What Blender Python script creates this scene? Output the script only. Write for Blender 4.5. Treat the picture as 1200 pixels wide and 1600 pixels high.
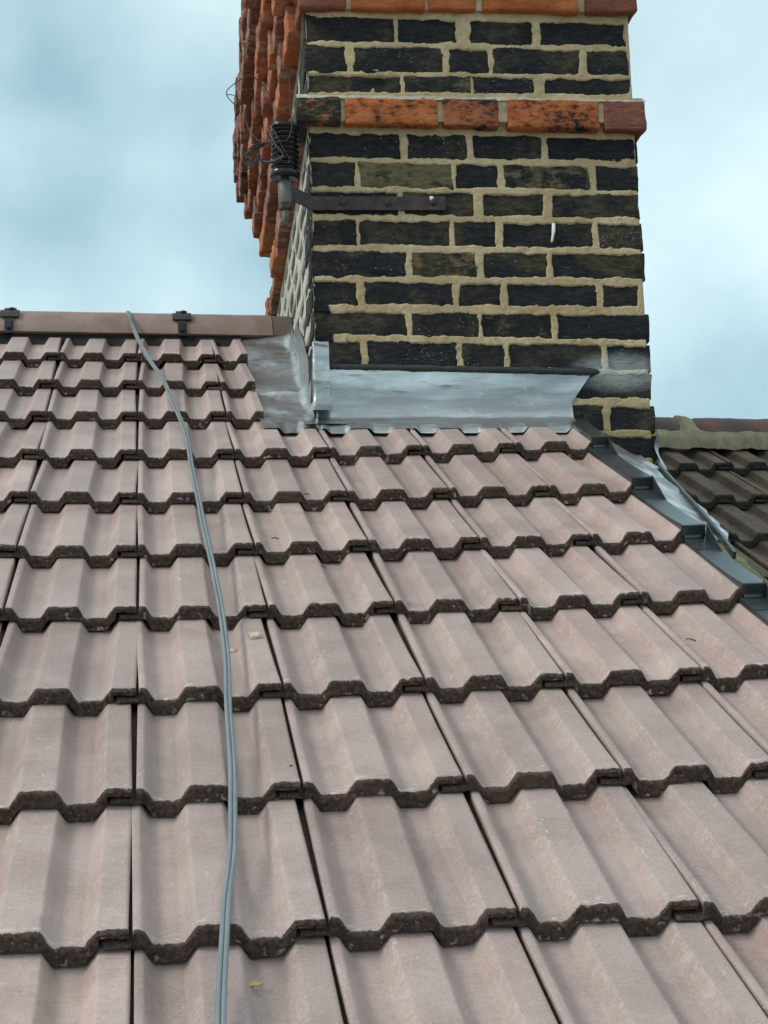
import bpy, bmesh, math, random
import numpy as np
from mathutils import Vector, Matrix, noise

for o in list(bpy.data.objects):
    bpy.data.objects.remove(o)
scene = bpy.context.scene
col = scene.collection
R = math.radians

# ------------------------------------------------------------------ camera
cam_d = bpy.data.cameras.new('camera')
cam = bpy.data.objects.new('camera', cam_d)
col.objects.link(cam)
cam_d.sensor_fit = 'VERTICAL'
cam_d.sensor_height = 32.0
cam_d.sensor_width = 24.0
cam_d.lens = 50.0
cam_d.clip_start = 0.05
cam_d.clip_end = 3000.0
_r = Vector((0.98936648, -0.14105005, -0.03548021))
_u = Vector((0.01689492, -0.13083891, 0.99125967))
_d = Vector((0.14445942, 0.98131853, 0.12706461))
cam.matrix_world = Matrix(((_r.x, _u.x, -_d.x, 0.02521878), (_r.y, _u.y, -_d.y, -2.48303804),
                           (_r.z, _u.z, -_d.z, -0.17901701), (0, 0, 0, 1)))
scene.camera = cam

# ------------------------------------------------------------------ sky, sun, exposure
SUN_AZ, SUN_EL = R(-98), R(39)          # azimuth from +Y towards +X
world = bpy.data.worlds.new('World')
scene.world = world
world.use_nodes = True
wt = world.node_tree
for n_ in list(wt.nodes):
    wt.nodes.remove(n_)
wn, wl = wt.nodes.new, wt.links.new
w_out = wn('ShaderNodeOutputWorld')
w_sky = wn('ShaderNodeTexSky'); w_sky.sky_type = 'NISHITA'; w_sky.sun_disc = False
w_sky.sun_elevation = SUN_EL; w_sky.sun_rotation = SUN_AZ % (2 * math.pi)
w_bg1 = wn('ShaderNodeBackground'); w_bg1.inputs['Strength'].default_value = 0.10
wl(w_sky.outputs[0], w_bg1.inputs['Color'])
w_tc = wn('ShaderNodeTexCoord')
w_map = wn('ShaderNodeMapping'); w_map.inputs['Scale'].default_value = (1.0, 1.0, 1.3)
w_map.inputs['Location'].default_value = (0.6, 0.5, 0.15)
wl(w_tc.outputs['Generated'], w_map.inputs['Vector'])
w_n = wn('ShaderNodeTexNoise'); w_n.inputs['Scale'].default_value = 3.0
w_n.inputs['Detail'].default_value = 6.0; w_n.inputs['Roughness'].default_value = 0.44
w_n.inputs['Distortion'].default_value = 0.1
wl(w_map.outputs[0], w_n.inputs['Vector'])
w_r = wn('ShaderNodeValToRGB')
w_r.color_ramp.elements[0].position = 0.37; w_r.color_ramp.elements[0].color = (0.31, 0.495, 0.575, 1)
w_r.color_ramp.elements[1].position = 0.59; w_r.color_ramp.elements[1].color = (0.74, 0.93, 0.97, 1)
wl(w_n.outputs['Fac'], w_r.inputs['Fac'])
# an overcast sky grows brighter and whiter towards the zenith (about 1 + 2 sin(elevation))
w_sep = wn('ShaderNodeSeparateXYZ'); wl(w_tc.outputs['Generated'], w_sep.inputs[0])
w_el = wn('ShaderNodeMapRange'); w_el.inputs['From Min'].default_value = 0.35; w_el.inputs['From Max'].default_value = 1.0
w_el.inputs['To Min'].default_value = 0.0; w_el.inputs['To Max'].default_value = 1.0
wl(w_sep.outputs['Z'], w_el.inputs['Value'])
w_mx = wn('ShaderNodeMix'); w_mx.data_type = 'RGBA'; w_mx.blend_type = 'MULTIPLY'
w_mx.inputs['Factor'].default_value = 1.0
w_zr = wn('ShaderNodeMix'); w_zr.data_type = 'RGBA'
w_zr.inputs['A'].default_value = (1, 1, 1, 1)
w_zr.inputs['B'].default_value = (1.28, 1.05, 0.99, 1)
wl(w_el.outputs[0], w_zr.inputs['Factor'])
wl(w_r.outputs['Color'], w_mx.inputs['A']); wl(w_zr.outputs['Result'], w_mx.inputs['B'])
w_bg2 = wn('ShaderNodeBackground'); w_bg2.inputs['Strength'].default_value = 1.0
wl(w_mx.outputs['Result'], w_bg2.inputs['Color'])
w_mix = wn('ShaderNodeMixShader'); w_mix.inputs[0].default_value = 0.92
wl(w_bg1.outputs[0], w_mix.inputs[1]); wl(w_bg2.outputs[0], w_mix.inputs[2])
wl(w_mix.outputs[0], w_out.inputs['Surface'])

sun_d = bpy.data.lights.new('sun', 'SUN')
sun_d.energy = 1.5; sun_d.angle = R(16); sun_d.color = (1.0, 0.93, 0.84)
sun = bpy.data.objects.new('sun', sun_d); col.objects.link(sun)
_to_sun = Vector((math.sin(SUN_AZ) * math.cos(SUN_EL), math.cos(SUN_AZ) * math.cos(SUN_EL), math.sin(SUN_EL)))
sun.rotation_euler = _to_sun.to_track_quat('Z', 'Y').to_euler()
sun.location = _to_sun * 30

scene.view_settings.view_transform = 'Standard'
scene.view_settings.look = 'None'
scene.view_settings.exposure = 0.25
scene.view_settings.gamma = 1.0
scene.view_settings.use_curve_mapping = False
scene.render.engine = 'CYCLES'
scene.render.resolution_x = 768
scene.render.resolution_y = 1024

# ------------------------------------------------------------------ measured layout (metres)
RHO = 0.446683267            # roof pitch
G, W = 0.29759, 0.2          # tile gauge and cover width
DROP = 0.024                 # a tile's head lies this much below its front edge plane
SV = Vector((0, math.cos(RHO), math.sin(RHO)))     # up the slope
NV = Vector((0, -math.sin(RHO), math.cos(RHO)))    # off the slope
XV = Vector((1, 0, 0))
def RP(x, s, n=0.0):
    return XV * x + SV * s + NV * n
def sag(i, j):
    return 6.746e-4 * (j - 1.5) ** 2 + 1.0757e-4 * (i - 5.5) ** 2 - 1.75e-5 * (j - 1.5) ** 3
# small offsets in mm (along the row, up the slope) of tile corners laid by hand
LATTICE = {(1, -1): (-1.0, 21.2), (1, 0): (-3.8, 1.7), (1, 1): (-3.5, -9.6), (2, -1): (-1.4, 9.7), (2, 0): (-1.4, 4.5), (2, 1): (-4.0, -13.8), (3, -1): (0.2, 4.1), (3, 0): (-0.7, 20.7), (3, 1): (-4.0, 2.9), (4, -1): (0.6, -8.2), (4, 0): (0.1, -6.2), (4, 1): (-2.0, -9.3), (4, 2): (-2.6, -2.8), (4, 3): (-4.4, 4.5), (4, 4): (-3.3, 12.9), (5, -1): (1.4, 1.7), (5, 0): (-0.3, -7.1), (5, 1): (-0.1, -12.8), (5, 2): (-0.2, -6.5), (5, 3): (-1.5, -3.9), (5, 4): (-5.8, -9.0), (6, -1): (-0.1, -5.0), (6, 0): (1.7, -8.8), (6, 1): (1.4, -3.4), (6, 2): (1.6, 1.6), (6, 3): (-0.4, -0.1), (6, 4): (2.4, -1.7), (7, -1): (1.8, 3.2), (7, 0): (3.4, 1.9), (7, 1): (2.8, -0.2), (7, 2): (3.7, 5.2), (7, 3): (3.3, -0.6), (7, 4): (5.8, 4.8), (8, 0): (4.0, -7.5), (8, 1): (2.0, 1.2), (8, 2): (1.4, 5.1), (8, 3): (1.5, -0.1), (8, 4): (5.1, 1.0), (9, 0): (0.2, 4.7), (9, 1): (0.8, 5.9), (9, 2): (0.3, 5.0), (9, 3): (-0.2, 3.9), (10, 0): (-2.9, -3.3), (10, 1): (-2.6, 2.8), (10, 2): (-0.6, 1.4), (10, 3): (-5.8, -9.6)}
COURSES = [
 ('c1', [(-0.0024, 0.2059, 1.3861, 1.3852, 1.4457, 1.443), (0.2134, 0.3528, 1.3852, 1.3846, 1.4429, 1.4412), (0.3848, 0.5333, 1.3845, 1.3838, 1.4408, 1.4389), (0.5533, 0.7577, 1.3838, 1.3829, 1.4386, 1.436)]),
 ('c2', [(-0.0016, 0.0893, 1.3144, 1.314, 1.3736, 1.3729), (0.1073, 0.3149, 1.314, 1.3131, 1.3727, 1.3709), (0.3316, 0.4258, 1.313, 1.3126, 1.3708, 1.3699), (0.438, 0.6452, 1.3125, 1.3117, 1.3698, 1.368), (0.6622, 0.7599, 1.3116, 1.3112, 1.3679, 1.3671)]),
 ('c3', [(-0.0002, 0.2164, 1.2616, 1.2621, 1.302, 1.3006), (0.2254, 0.3795, 1.2621, 1.2625, 1.3005, 1.2995), (0.3887, 0.532, 1.2625, 1.2628, 1.2994, 1.2985), (0.5581, 0.7619, 1.2629, 1.2634, 1.2983, 1.2969)]),
 ('A', [(-0.0323, 0.069, 1.1798, 1.1778, 1.2389, 1.2384), (0.0808, 0.2974, 1.1775, 1.1731, 1.2384, 1.2375), (0.3079, 0.4369, 1.1729, 1.1703, 1.2374, 1.2369), (0.461, 0.6764, 1.1698, 1.1655, 1.2368, 1.2359), (0.6917, 0.7882, 1.1652, 1.1632, 1.2359, 1.2355)]),
 ('c4', [(0.0012, 0.2075, 1.1062, 1.1044, 1.163, 1.1603), (0.227, 0.3621, 1.1043, 1.1031, 1.1601, 1.1583), (0.3818, 0.5425, 1.103, 1.1016, 1.1581, 1.156), (0.5563, 0.7665, 1.1015, 1.0997, 1.1558, 1.1531)]),
 ('c5', [(0.002, 0.1009, 1.0359, 1.0349, 1.0924, 1.0911), (0.1128, 0.3261, 1.0348, 1.0325, 1.091, 1.0882), (0.3381, 0.436, 1.0324, 1.0313, 1.0881, 1.0868), (0.4496, 0.6535, 1.0312, 1.029, 1.0866, 1.084), (0.6703, 0.764, 1.0289, 1.0279, 1.0837, 1.0825)]),
 ('c6', [(0.0001, 0.198, 0.9706, 0.9681, 1.0222, 1.02), (0.2129, 0.3758, 0.9679, 0.9659, 1.0199, 1.0181), (0.3969, 0.5404, 0.9656, 0.9638, 1.0179, 1.0163), (0.5631, 0.7633, 0.9635, 0.961, 1.016, 1.0138)]),
 ('c7', [(-0.0006, 0.0978, 0.8995, 0.8978, 0.9554, 0.9539), (0.1082, 0.3159, 0.8977, 0.8942, 0.9538, 0.9506), (0.3293, 0.4237, 0.894, 0.8924, 0.9504, 0.949), (0.4433, 0.6536, 0.8921, 0.8886, 0.9487, 0.9456), (0.6689, 0.7682, 0.8883, 0.8866, 0.9453, 0.9438)]),
 ('c8', [(-0.0014, 0.2119, 0.825, 0.822, 0.8806, 0.8778), (0.2252, 0.3755, 0.8218, 0.8197, 0.8776, 0.8756), (0.3935, 0.5407, 0.8195, 0.8174, 0.8754, 0.8734), (0.5558, 0.7702, 0.8172, 0.8143, 0.8732, 0.8704)]),
 ('c9', [(-0.0019, 0.0961, 0.7591, 0.7575, 0.8107, 0.8087), (0.1152, 0.3175, 0.7572, 0.754, 0.8083, 0.8042), (0.3324, 0.4294, 0.7538, 0.7522, 0.8039, 0.8019), (0.4473, 0.6523, 0.7519, 0.7487, 0.8015, 0.7973), (0.6735, 0.7526, 0.7483, 0.7471, 0.7969, 0.7953)]),
 ('c10', [(-0.0025, 0.2081, 0.6883, 0.6828, 0.7389, 0.7348), (0.2199, 0.3738, 0.6825, 0.6785, 0.7345, 0.7315), (0.3828, 0.5442, 0.6782, 0.674, 0.7314, 0.7282), (0.5607, 0.771, 0.6736, 0.6681, 0.7279, 0.7238)]),
 ('c11', [(-0.0018, 0.0971, 0.6156, 0.6131, 0.6718, 0.6693), (0.1175, 0.3189, 0.6125, 0.6075, 0.6688, 0.6636), (0.3351, 0.4301, 0.6071, 0.6047, 0.6632, 0.6608), (0.4435, 0.6594, 0.6043, 0.5989, 0.6605, 0.6549), (0.6729, 0.7713, 0.5985, 0.5961, 0.6546, 0.6521)]),
 ('c12', [(-0.0038, 0.1941, 0.5492, 0.5442, 0.6008, 0.5961), (0.2088, 0.3589, 0.5438, 0.54, 0.5957, 0.5922), (0.3796, 0.5343, 0.5395, 0.5356, 0.5917, 0.588), (0.5972, 0.7705, 0.534, 0.5297, 0.5865, 0.5824)]),
 ('c13', [(0.5799, 0.6533, 0.4613, 0.4586, 0.5135, 0.5109), (0.6743, 0.7722, 0.4578, 0.4542, 0.5101, 0.5067)]),
 ('c14', [(0.5571, 0.6526, 0.3945, 0.3912, 0.4435, 0.4403), (0.6721, 0.7743, 0.3905, 0.3869, 0.4396, 0.4361)])]

# ------------------------------------------------------------------ helpers
rnd = random.Random(7)
def tag(o, label=None, cat=None, group=None, kind=None):
    if label: o['label'] = label
    if cat: o['category'] = cat
    if group: o['group'] = group
    if kind: o['kind'] = kind
    return o
def empty(name, loc=(0, 0, 0), rz=0.0):
    o = bpy.data.objects.new(name, None); col.objects.link(o)
    o.location = loc; o.rotation_euler = (0, 0, rz); o.empty_display_size = 0.1
    return o
def add(name, mesh, mat=None, parent=None, mw=None):
    o = bpy.data.objects.new(name, mesh); col.objects.link(o)
    if mat is not None and not mesh.materials:
        mesh.materials.append(mat)
    if parent is not None: o.parent = parent
    if mw is not None: o.matrix_basis = mw
    return o
def mesh_from(name, verts, faces, smooth=True, sharp=None):
    m = bpy.data.meshes.new(name)
    m.from_pydata([tuple(v) for v in verts], [], faces)
    m.update()
    if smooth:
        m.polygons.foreach_set('use_smooth', [True] * len(m.polygons))
        if sharp is not None:
            m.set_sharp_from_angle(angle=R(sharp))
    return m
def grid_faces(nu, nv, flip=False):
    f = []
    for a in range(nu - 1):
        for b in range(nv - 1):
            q = (a * nv + b, (a + 1) * nv + b, (a + 1) * nv + b + 1, a * nv + b + 1)
            f.append(q[::-1] if flip else q)
    return f
def tube(points, rad, seg=8, caps=True):
    pts = [Vector(q) for q in points]
    n = len(pts); V = []; F = []
    t0 = (pts[1] - pts[0]).normalized()
    ref = Vector((0, 0, 1)) if abs(t0.z) < 0.9 else Vector((1, 0, 0))
    nr = t0.cross(ref).normalized()
    for k in range(n):
        t = (pts[min(k + 1, n - 1)] - pts[max(k - 1, 0)]).normalized()
        nr = (nr - t * nr.dot(t)).normalized(); bn = t.cross(nr)
        rr = rad[k] if hasattr(rad, '__len__') else rad
        for q in range(seg):
            a = 2 * math.pi * q / seg
            V.append(pts[k] + (nr * math.cos(a) + bn * math.sin(a)) * rr)
    for k in range(n - 1):
        for q in range(seg):
            F.append((k * seg + q, k * seg + (q + 1) % seg, (k + 1) * seg + (q + 1) % seg, (k + 1) * seg + q))
    if caps:
        F.append(tuple(range(seg))[::-1]); F.append(tuple((n - 1) * seg + q for q in range(seg)))
    return V, F
def spline(pts, sub=6):
    P = [Vector(q) for q in pts]; out = []
    for k in range(len(P) - 1):
        a, b, c, d = P[max(k - 1, 0)], P[k], P[k + 1], P[min(k + 2, len(P) - 1)]
        for q in range(sub):
            t = q / sub
            out.append(0.5 * (2 * b + (c - a) * t + (2 * a - 5 * b + 4 * c - d) * t * t + (3 * b - a - 3 * c + d) * t ** 3))
    out.append(P[-1]); return out
def lathe(profile, seg=28):
    V, F = [], []
    for (r, z) in profile:
        for q in range(seg):
            a = 2 * math.pi * q / seg
            V.append((r * math.cos(a), r * math.sin(a), z))
    for k in range(len(profile) - 1):
        for q in range(seg):
            F.append((k * seg + q, k * seg + (q + 1) % seg, (k + 1) * seg + (q + 1) % seg, (k + 1) * seg + q))
    F.append(tuple(range(seg))[::-1]); F.append(tuple((len(profile) - 1) * seg + q for q in range(seg)))
    return V, F
def fnoise(v, sc, oct=3):
    return noise.fractal(Vector(v) * sc, 1.0, 2.0, oct)
def rough_box(name, dx, dy, dz, step, amp, rad, seed, freq=22.0):
    """box centred on its -y face centre (front at y=0, body behind), rounded and worn"""
    nx, ny, nz = (max(2, int(round(d / step))) for d in (dx, dy, dz))
    off = Vector((seed * 3.17, seed * 1.31, seed * 7.7))
    idx, V, F = {}, [], []
    hx, hy, hz = dx / 2, dy / 2, dz / 2
    def vid(i, j, k):
        key = (i, j, k)
        if key not in idx:
            q = Vector((-hx + dx * i / nx, -hy + dy * j / ny, -hz + dz * k / nz))
            # pull the rows next to an edge close to it so that the rounding stays tight
            def pull(c, h, n, m):
                if m == 1 and n > 3: return -h + rad * 1.1
                if m == n - 1 and n > 3: return h - rad * 1.1
                return c
            q = Vector((pull(q.x, hx, nx, i), pull(q.y, hy, ny, j), pull(q.z, hz, nz, k)))
            inn = Vector((max(-hx + rad, min(hx - rad, q.x)), max(-hy + rad, min(hy - rad, q.y)), max(-hz + rad, min(hz - rad, q.z))))
            d = q - inn
            nrm = d.normalized() if d.length > 1e-9 else Vector((0, -1, 0))
            q = inn + nrm * min(d.length, rad)
            a = noise.fractal((q + off) * freq, 1.0, 2.0, 4) * amp
            b = noise.noise((q + off) * freq * 0.35) * amp * 1.2
            q = q + nrm * (a + b)
            idx[key] = len(V); V.append((q.x, q.y + hy, q.z))
        return idx[key]
    for i in range(nx):
        for k in range(nz):
            F.append((vid(i, 0, k), vid(i + 1, 0, k), vid(i + 1, 0, k + 1), vid(i, 0, k + 1)))
            F.append((vid(i, ny, k), vid(i, ny, k + 1), vid(i + 1, ny, k + 1), vid(i + 1, ny, k)))
        for j in range(ny):
            F.append((vid(i, j, 0), vid(i, j + 1, 0), vid(i + 1, j + 1, 0), vid(i + 1, j, 0)))
            F.append((vid(i, j, nz), vid(i + 1, j, nz), vid(i + 1, j + 1, nz), vid(i, j + 1, nz)))
    for j in range(ny):
        for k in range(nz):
            F.append((vid(0, j, k), vid(0, j, k + 1), vid(0, j + 1, k + 1), vid(0, j + 1, k)))
            F.append((vid(nx, j, k), vid(nx, j + 1, k), vid(nx, j + 1, k + 1), vid(nx, j, k + 1)))
    return mesh_from(name, V, F)
def plain_box(x0, x1, y0, y1, z0, z1):
    V = [(x, y, z) for x in (x0, x1) for y in (y0, y1) for z in (z0, z1)]
    F = [(0, 1, 3, 2), (4, 6, 7, 5), (0, 4, 5, 1), (2, 3, 7, 6), (0, 2, 6, 4), (1, 5, 7, 3)]
    return V, F
def join(parts):
    V, F = [], []
    for v, f in parts:
        b = len(V); V += [tuple(q) for q in v]; F += [tuple(k + b for k in g) for g in f]
    return V, F
# smooth value noise on arrays
_tab = np.random.RandomState(3).rand(256, 256)
def vnoise(x, y):
    xi = np.floor(x).astype(int); yi = np.floor(y).astype(int)
    fx = x - xi; fy = y - yi
    fx = fx * fx * (3 - 2 * fx); fy = fy * fy * (3 - 2 * fy)
    g = lambda a, b: _tab[a % 256, b % 256]
    return (g(xi, yi) * (1 - fx) + g(xi + 1, yi) * fx) * (1 - fy) + (g(xi, yi + 1) * (1 - fx) + g(xi + 1, yi + 1) * fx) * fy
def fbm(x, y, oct=4):
    s = np.zeros_like(x); a = 0.5
    for k in range(oct):
        s += a * (vnoise(x + 17.3 * k, y + 9.1 * k) - 0.5) * 2; x = x * 2.03; y = y * 2.03; a *= 0.5
    return s

# ------------------------------------------------------------------ materials
class NT:
    def __init__(s, name):
        s.m = bpy.data.materials.new(name); s.m.use_nodes = True
        s.t = s.m.node_tree; s.b = s.t.nodes['Principled BSDF']
        s.tc = s.n('ShaderNodeTexCoord'); s.oi = s.n('ShaderNodeObjectInfo')
    def n(s, k, **kw):
        x = s.t.nodes.new(k)
        for a, b in kw.items(): setattr(x, a, b)
        return x
    def l(s, a, b): s.t.links.new(a, b)
    def put(s, sock, v):
        if hasattr(v, 'links'): s.l(v, sock)
        else: sock.default_value = v
    def coords(s, scale=(1, 1, 1), rand=True, src='Object', obj=None):
        if obj is not None: s.tc2 = s.n('ShaderNodeTexCoord'); s.tc2.object = obj; o = s.tc2.outputs['Object']
        else: o = s.tc.outputs[src]
        mp = s.n('ShaderNodeMapping'); mp.inputs['Scale'].default_value = scale
        s.l(o, mp.inputs['Vector'])
        if not rand: return mp.outputs[0]
        vm = s.n('ShaderNodeVectorMath', operation='ADD')
        sc = s.n('ShaderNodeVectorMath', operation='SCALE'); sc.inputs[0].default_value = (37.0, 51.0, 23.0)
        s.l(s.oi.outputs['Random'], sc.inputs['Scale'])
        s.l(mp.outputs[0], vm.inputs[0]); s.l(sc.outputs[0], vm.inputs[1])
        return vm.outputs[0]
    def noise(s, vec, scale, detail=4, rough=0.55, dist=0.0):
        x = s.n('ShaderNodeTexNoise'); x.inputs['Scale'].default_value = scale
        x.inputs['Detail'].default_value = detail; x.inputs['Roughness'].default_value = rough
        x.inputs['Distortion'].default_value = dist
        s.l(vec, x.inputs['Vector']); return x.outputs['Fac']
    def ramp(s, f, a, b, lo=0.0, hi=1.0):
        x = s.n('ShaderNodeMapRange', interpolation_type='SMOOTHSTEP')
        x.inputs['From Min'].default_value = a; x.inputs['From Max'].default_value = b
        x.inputs['To Min'].default_value = lo; x.inputs['To Max'].default_value = hi
        s.put(x.inputs['Value'], f); return x.outputs[0]
    def mix(s, f, a, b, mode='MIX'):
        x = s.n('ShaderNodeMix', data_type='RGBA', blend_type=mode)
        c = lambda v: v if hasattr(v, 'links') else (v + (1,) if len(v) == 3 else v)
        s.put(x.inputs['Factor'], f); s.put(x.inputs['A'], c(a)); s.put(x.inputs['B'], c(b))
        return x.outputs['Result']
    def math(s, op, a, b=0.0, c=0.0):
        x = s.n('ShaderNodeMath', operation=op)
        s.put(x.inputs[0], a); s.put(x.inputs[1], b); s.put(x.inputs[2], c); return x.outputs[0]
    def bump(s, h, strength=0.3, dist=0.002, prev=None):
        x = s.n('ShaderNodeBump'); x.inputs['Strength'].default_value = strength; x.inputs['Distance'].default_value = dist
        s.put(x.inputs['Height'], h)
        if prev is not None: s.l(prev, x.inputs['Normal'])
        return x.outputs[0]
    def xyz(s, vec):
        x = s.n('ShaderNodeSeparateXYZ'); s.l(vec, x.inputs[0]); return x.outputs
    def done(s, color, rough=0.7, normal=None, metal=0.0, spec=0.5, coat=None):
        s.put(s.b.inputs['Base Color'], color if hasattr(color, 'links') else color + (1,))
        s.put(s.b.inputs['Roughness'], rough); s.put(s.b.inputs['Metallic'], metal)
        s.b.inputs['Specular IOR Level'].default_value = spec
        if normal is not None: s.l(normal, s.b.inputs['Normal'])
        if coat: s.b.inputs['Coat Weight'].default_value = coat
        return s.m

def tile_material(name, lo, hi, edge_lo, edge_hi, lichen=False, rough=0.42):
    t = NT(name)
    c = t.coords(); raw = t.tc.outputs['Object']
    big = t.noise(c, 9.0, 6, 0.66)
    base = t.mix(t.ramp(big, 0.34, 0.66), lo, hi)
    # fine brushed streaks across the tile from the extruder
    st = t.noise(t.coords((85, 330, 150)), 1.0, 5, 0.7, 1.0)
    base = t.mix(t.math('MULTIPLY', t.ramp(st, 0.42, 0.70), 0.26), base, tuple(min(1, q * 1.35) for q in hi))
    base = t.mix(t.math('MULTIPLY', t.ramp(st, 0.46, 0.28), 0.26), base, tuple(q * 0.66 for q in lo))
    var = t.math('MULTIPLY_ADD', t.oi.outputs['Random'], 0.26, 0.86)
    cv = t.n('ShaderNodeCombineColor'); [t.l(var, q) for q in cv.inputs[:3]]
    base = t.mix(1.0, base, cv.outputs[0], 'MULTIPLY')
    # each batch a touch pinker or greyer
    r2 = t.math('FRACT', t.math('MULTIPLY', t.oi.outputs['Random'], 13.7))
    base = t.mix(t.math('MULTIPLY', r2, 0.35), base, tuple((lo[0] * 0.9 + 0.0, lo[1] * 1.04, lo[2] * 1.12)))
    gr = t.noise(c, 300.0, 4, 0.8)
    base = t.mix(t.ramp(gr, 0.52, 0.68, 0, 0.42), base, tuple(q * 0.55 for q in lo))
    base = t.mix(t.ramp(gr, 0.48, 0.34, 0, 0.30), base, tuple(min(1, q * 1.45) for q in hi))
    pore = t.noise(c, 260.0, 2, 0.5)
    base = t.mix(t.ramp(pore, 0.70, 0.78, 0, 0.55), base, (edge_hi[0] * 1.3, edge_hi[1] * 1.3, edge_hi[2] * 1.3))
    if not lichen:
        sc = t.noise(t.coords((90, 28, 50)), 1.0, 4, 0.7, 1.2)
        reg = t.noise(c, 11.0, 2, 0.5)
        scuff_and_flank = t.math('MULTIPLY', t.ramp(sc, 0.63, 0.70), t.ramp(reg, 0.48, 0.62))
        sp = t.noise(c, 150.0, 2, 0.5)
        scuff_and_flank = t.math('MAXIMUM', t.math('MULTIPLY', scuff_and_flank, 0.75), t.ramp(sp, 0.735, 0.78, 0, 0.8))
        # drips of pale efflorescence just above the front lip
        yy = t.xyz(raw)[1]
        lip = t.math('MULTIPLY', t.ramp(yy, 0.030, 0.006), t.ramp(t.noise(t.coords((60, 160, 60)), 1.0, 3, 0.6), 0.56, 0.66))
        scuff_and_flank = t.math('MAXIMUM', scuff_and_flank, t.math('MULTIPLY', lip, 0.6))
        # pale speckles along the left-facing flanks of the rolls
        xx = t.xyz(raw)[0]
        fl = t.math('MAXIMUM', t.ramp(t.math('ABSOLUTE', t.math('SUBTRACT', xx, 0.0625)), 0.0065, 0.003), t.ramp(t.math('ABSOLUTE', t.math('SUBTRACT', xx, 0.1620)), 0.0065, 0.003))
        flank_pale = t.math('MULTIPLY', fl, t.math('MULTIPLY', t.ramp(t.noise(c, 130.0, 4, 0.75), 0.46, 0.60), t.ramp(t.noise(c, 16.0, 3, 0.6), 0.36, 0.58)))
        scuff_and_flank = t.math('MAXIMUM', scuff_and_flank, t.math('MULTIPLY', flank_pale, 0.28))
        base = t.mix(scuff_and_flank, base, (0.72, 0.69, 0.65))
    else:
        li = t.noise(c, 45.0, 5, 0.7)
        base = t.mix(t.ramp(li, 0.54, 0.66, 0, 0.75), base, (0.055, 0.052, 0.04))
        li2 = t.noise(c, 120.0, 3, 0.6)
        base = t.mix(t.ramp(li2, 0.64, 0.70, 0, 0.8), base, (0.36, 0.35, 0.27))
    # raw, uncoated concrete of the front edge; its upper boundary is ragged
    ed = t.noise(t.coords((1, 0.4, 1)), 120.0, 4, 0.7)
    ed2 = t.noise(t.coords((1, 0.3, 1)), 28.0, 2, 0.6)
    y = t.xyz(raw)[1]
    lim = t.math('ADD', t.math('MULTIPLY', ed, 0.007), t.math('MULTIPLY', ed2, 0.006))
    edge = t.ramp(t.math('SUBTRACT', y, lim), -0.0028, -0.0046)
    edge = t.math('MAXIMUM', edge, t.ramp(t.xyz(raw)[0], 0.0030, 0.0022))     # joint channel painted dark too, for the shade in the gap
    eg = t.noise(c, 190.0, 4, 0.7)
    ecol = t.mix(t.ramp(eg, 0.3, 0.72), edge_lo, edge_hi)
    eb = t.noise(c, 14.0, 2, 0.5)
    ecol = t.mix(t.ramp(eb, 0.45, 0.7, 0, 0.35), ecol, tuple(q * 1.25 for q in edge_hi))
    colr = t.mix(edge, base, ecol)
    rg = t.ramp(big, 0.3, 0.7, rough - 0.05, rough + 0.1)
    rgh = t.math('MULTIPLY_ADD', edge, 0.4, rg)
    b1 = t.bump(st, 0.5 if not lichen else 0.3, 0.002)
    b2 = t.bump(t.noise(c, 320.0, 5, 0.8), 0.75 if not lichen else 0.6, 0.0016, b1)
    b3 = t.bump(t.math('MULTIPLY', eg, edge), 1.0, 0.006, b2)
    return t.done(colr, rgh, b3, spec=0.45)

M = {}
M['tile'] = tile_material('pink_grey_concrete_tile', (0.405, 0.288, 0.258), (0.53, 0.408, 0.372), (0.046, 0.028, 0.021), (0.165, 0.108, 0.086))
M['old_tile'] = tile_material('weathered_concrete_tile', (0.095, 0.068, 0.050), (0.22, 0.168, 0.13), (0.04, 0.03, 0.024), (0.10, 0.08, 0.066), lichen=True, rough=0.8)

def ridge_material(name, lo, hi, spots, sc=12.0):
    t = NT(name); c = t.coords()
    base = t.mix(t.ramp(t.noise(c, sc, 5, 0.6), 0.3, 0.7), lo, hi)
    base = t.mix(t.ramp(t.noise(c, 90, 3, 0.6), 0.68, 0.76, 0, 0.6), base, spots)
    b = t.bump(t.noise(c, 280, 4, 0.7), 0.3, 0.002)
    return t.done(base, 0.6, b)
M['ridge'] = ridge_material('brown_ridge_concrete', (0.23, 0.150, 0.125), (0.33, 0.235, 0.20), (0.42, 0.38, 0.34))
M['ridge_end'] = ridge_material('dark_brown_ridge_concrete', (0.10, 0.075, 0.068), (0.15, 0.115, 0.10), (0.25, 0.22, 0.2))
M['old_ridge'] = ridge_material('old_red_ridge', (0.055, 0.045, 0.04), (0.16, 0.055, 0.04), (0.12, 0.12, 0.08), sc=9.0)

# chimney coordinate frame (needed by the brick and mortar stains)
CH_RZ = R(-1.9)
chimney = empty('chimney', (0.404, 1.05, 0.0), CH_RZ)
tag(chimney, 'soot-black brick chimney stack with orange oversailing courses and thick sandy mortar', 'chimney')

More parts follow.
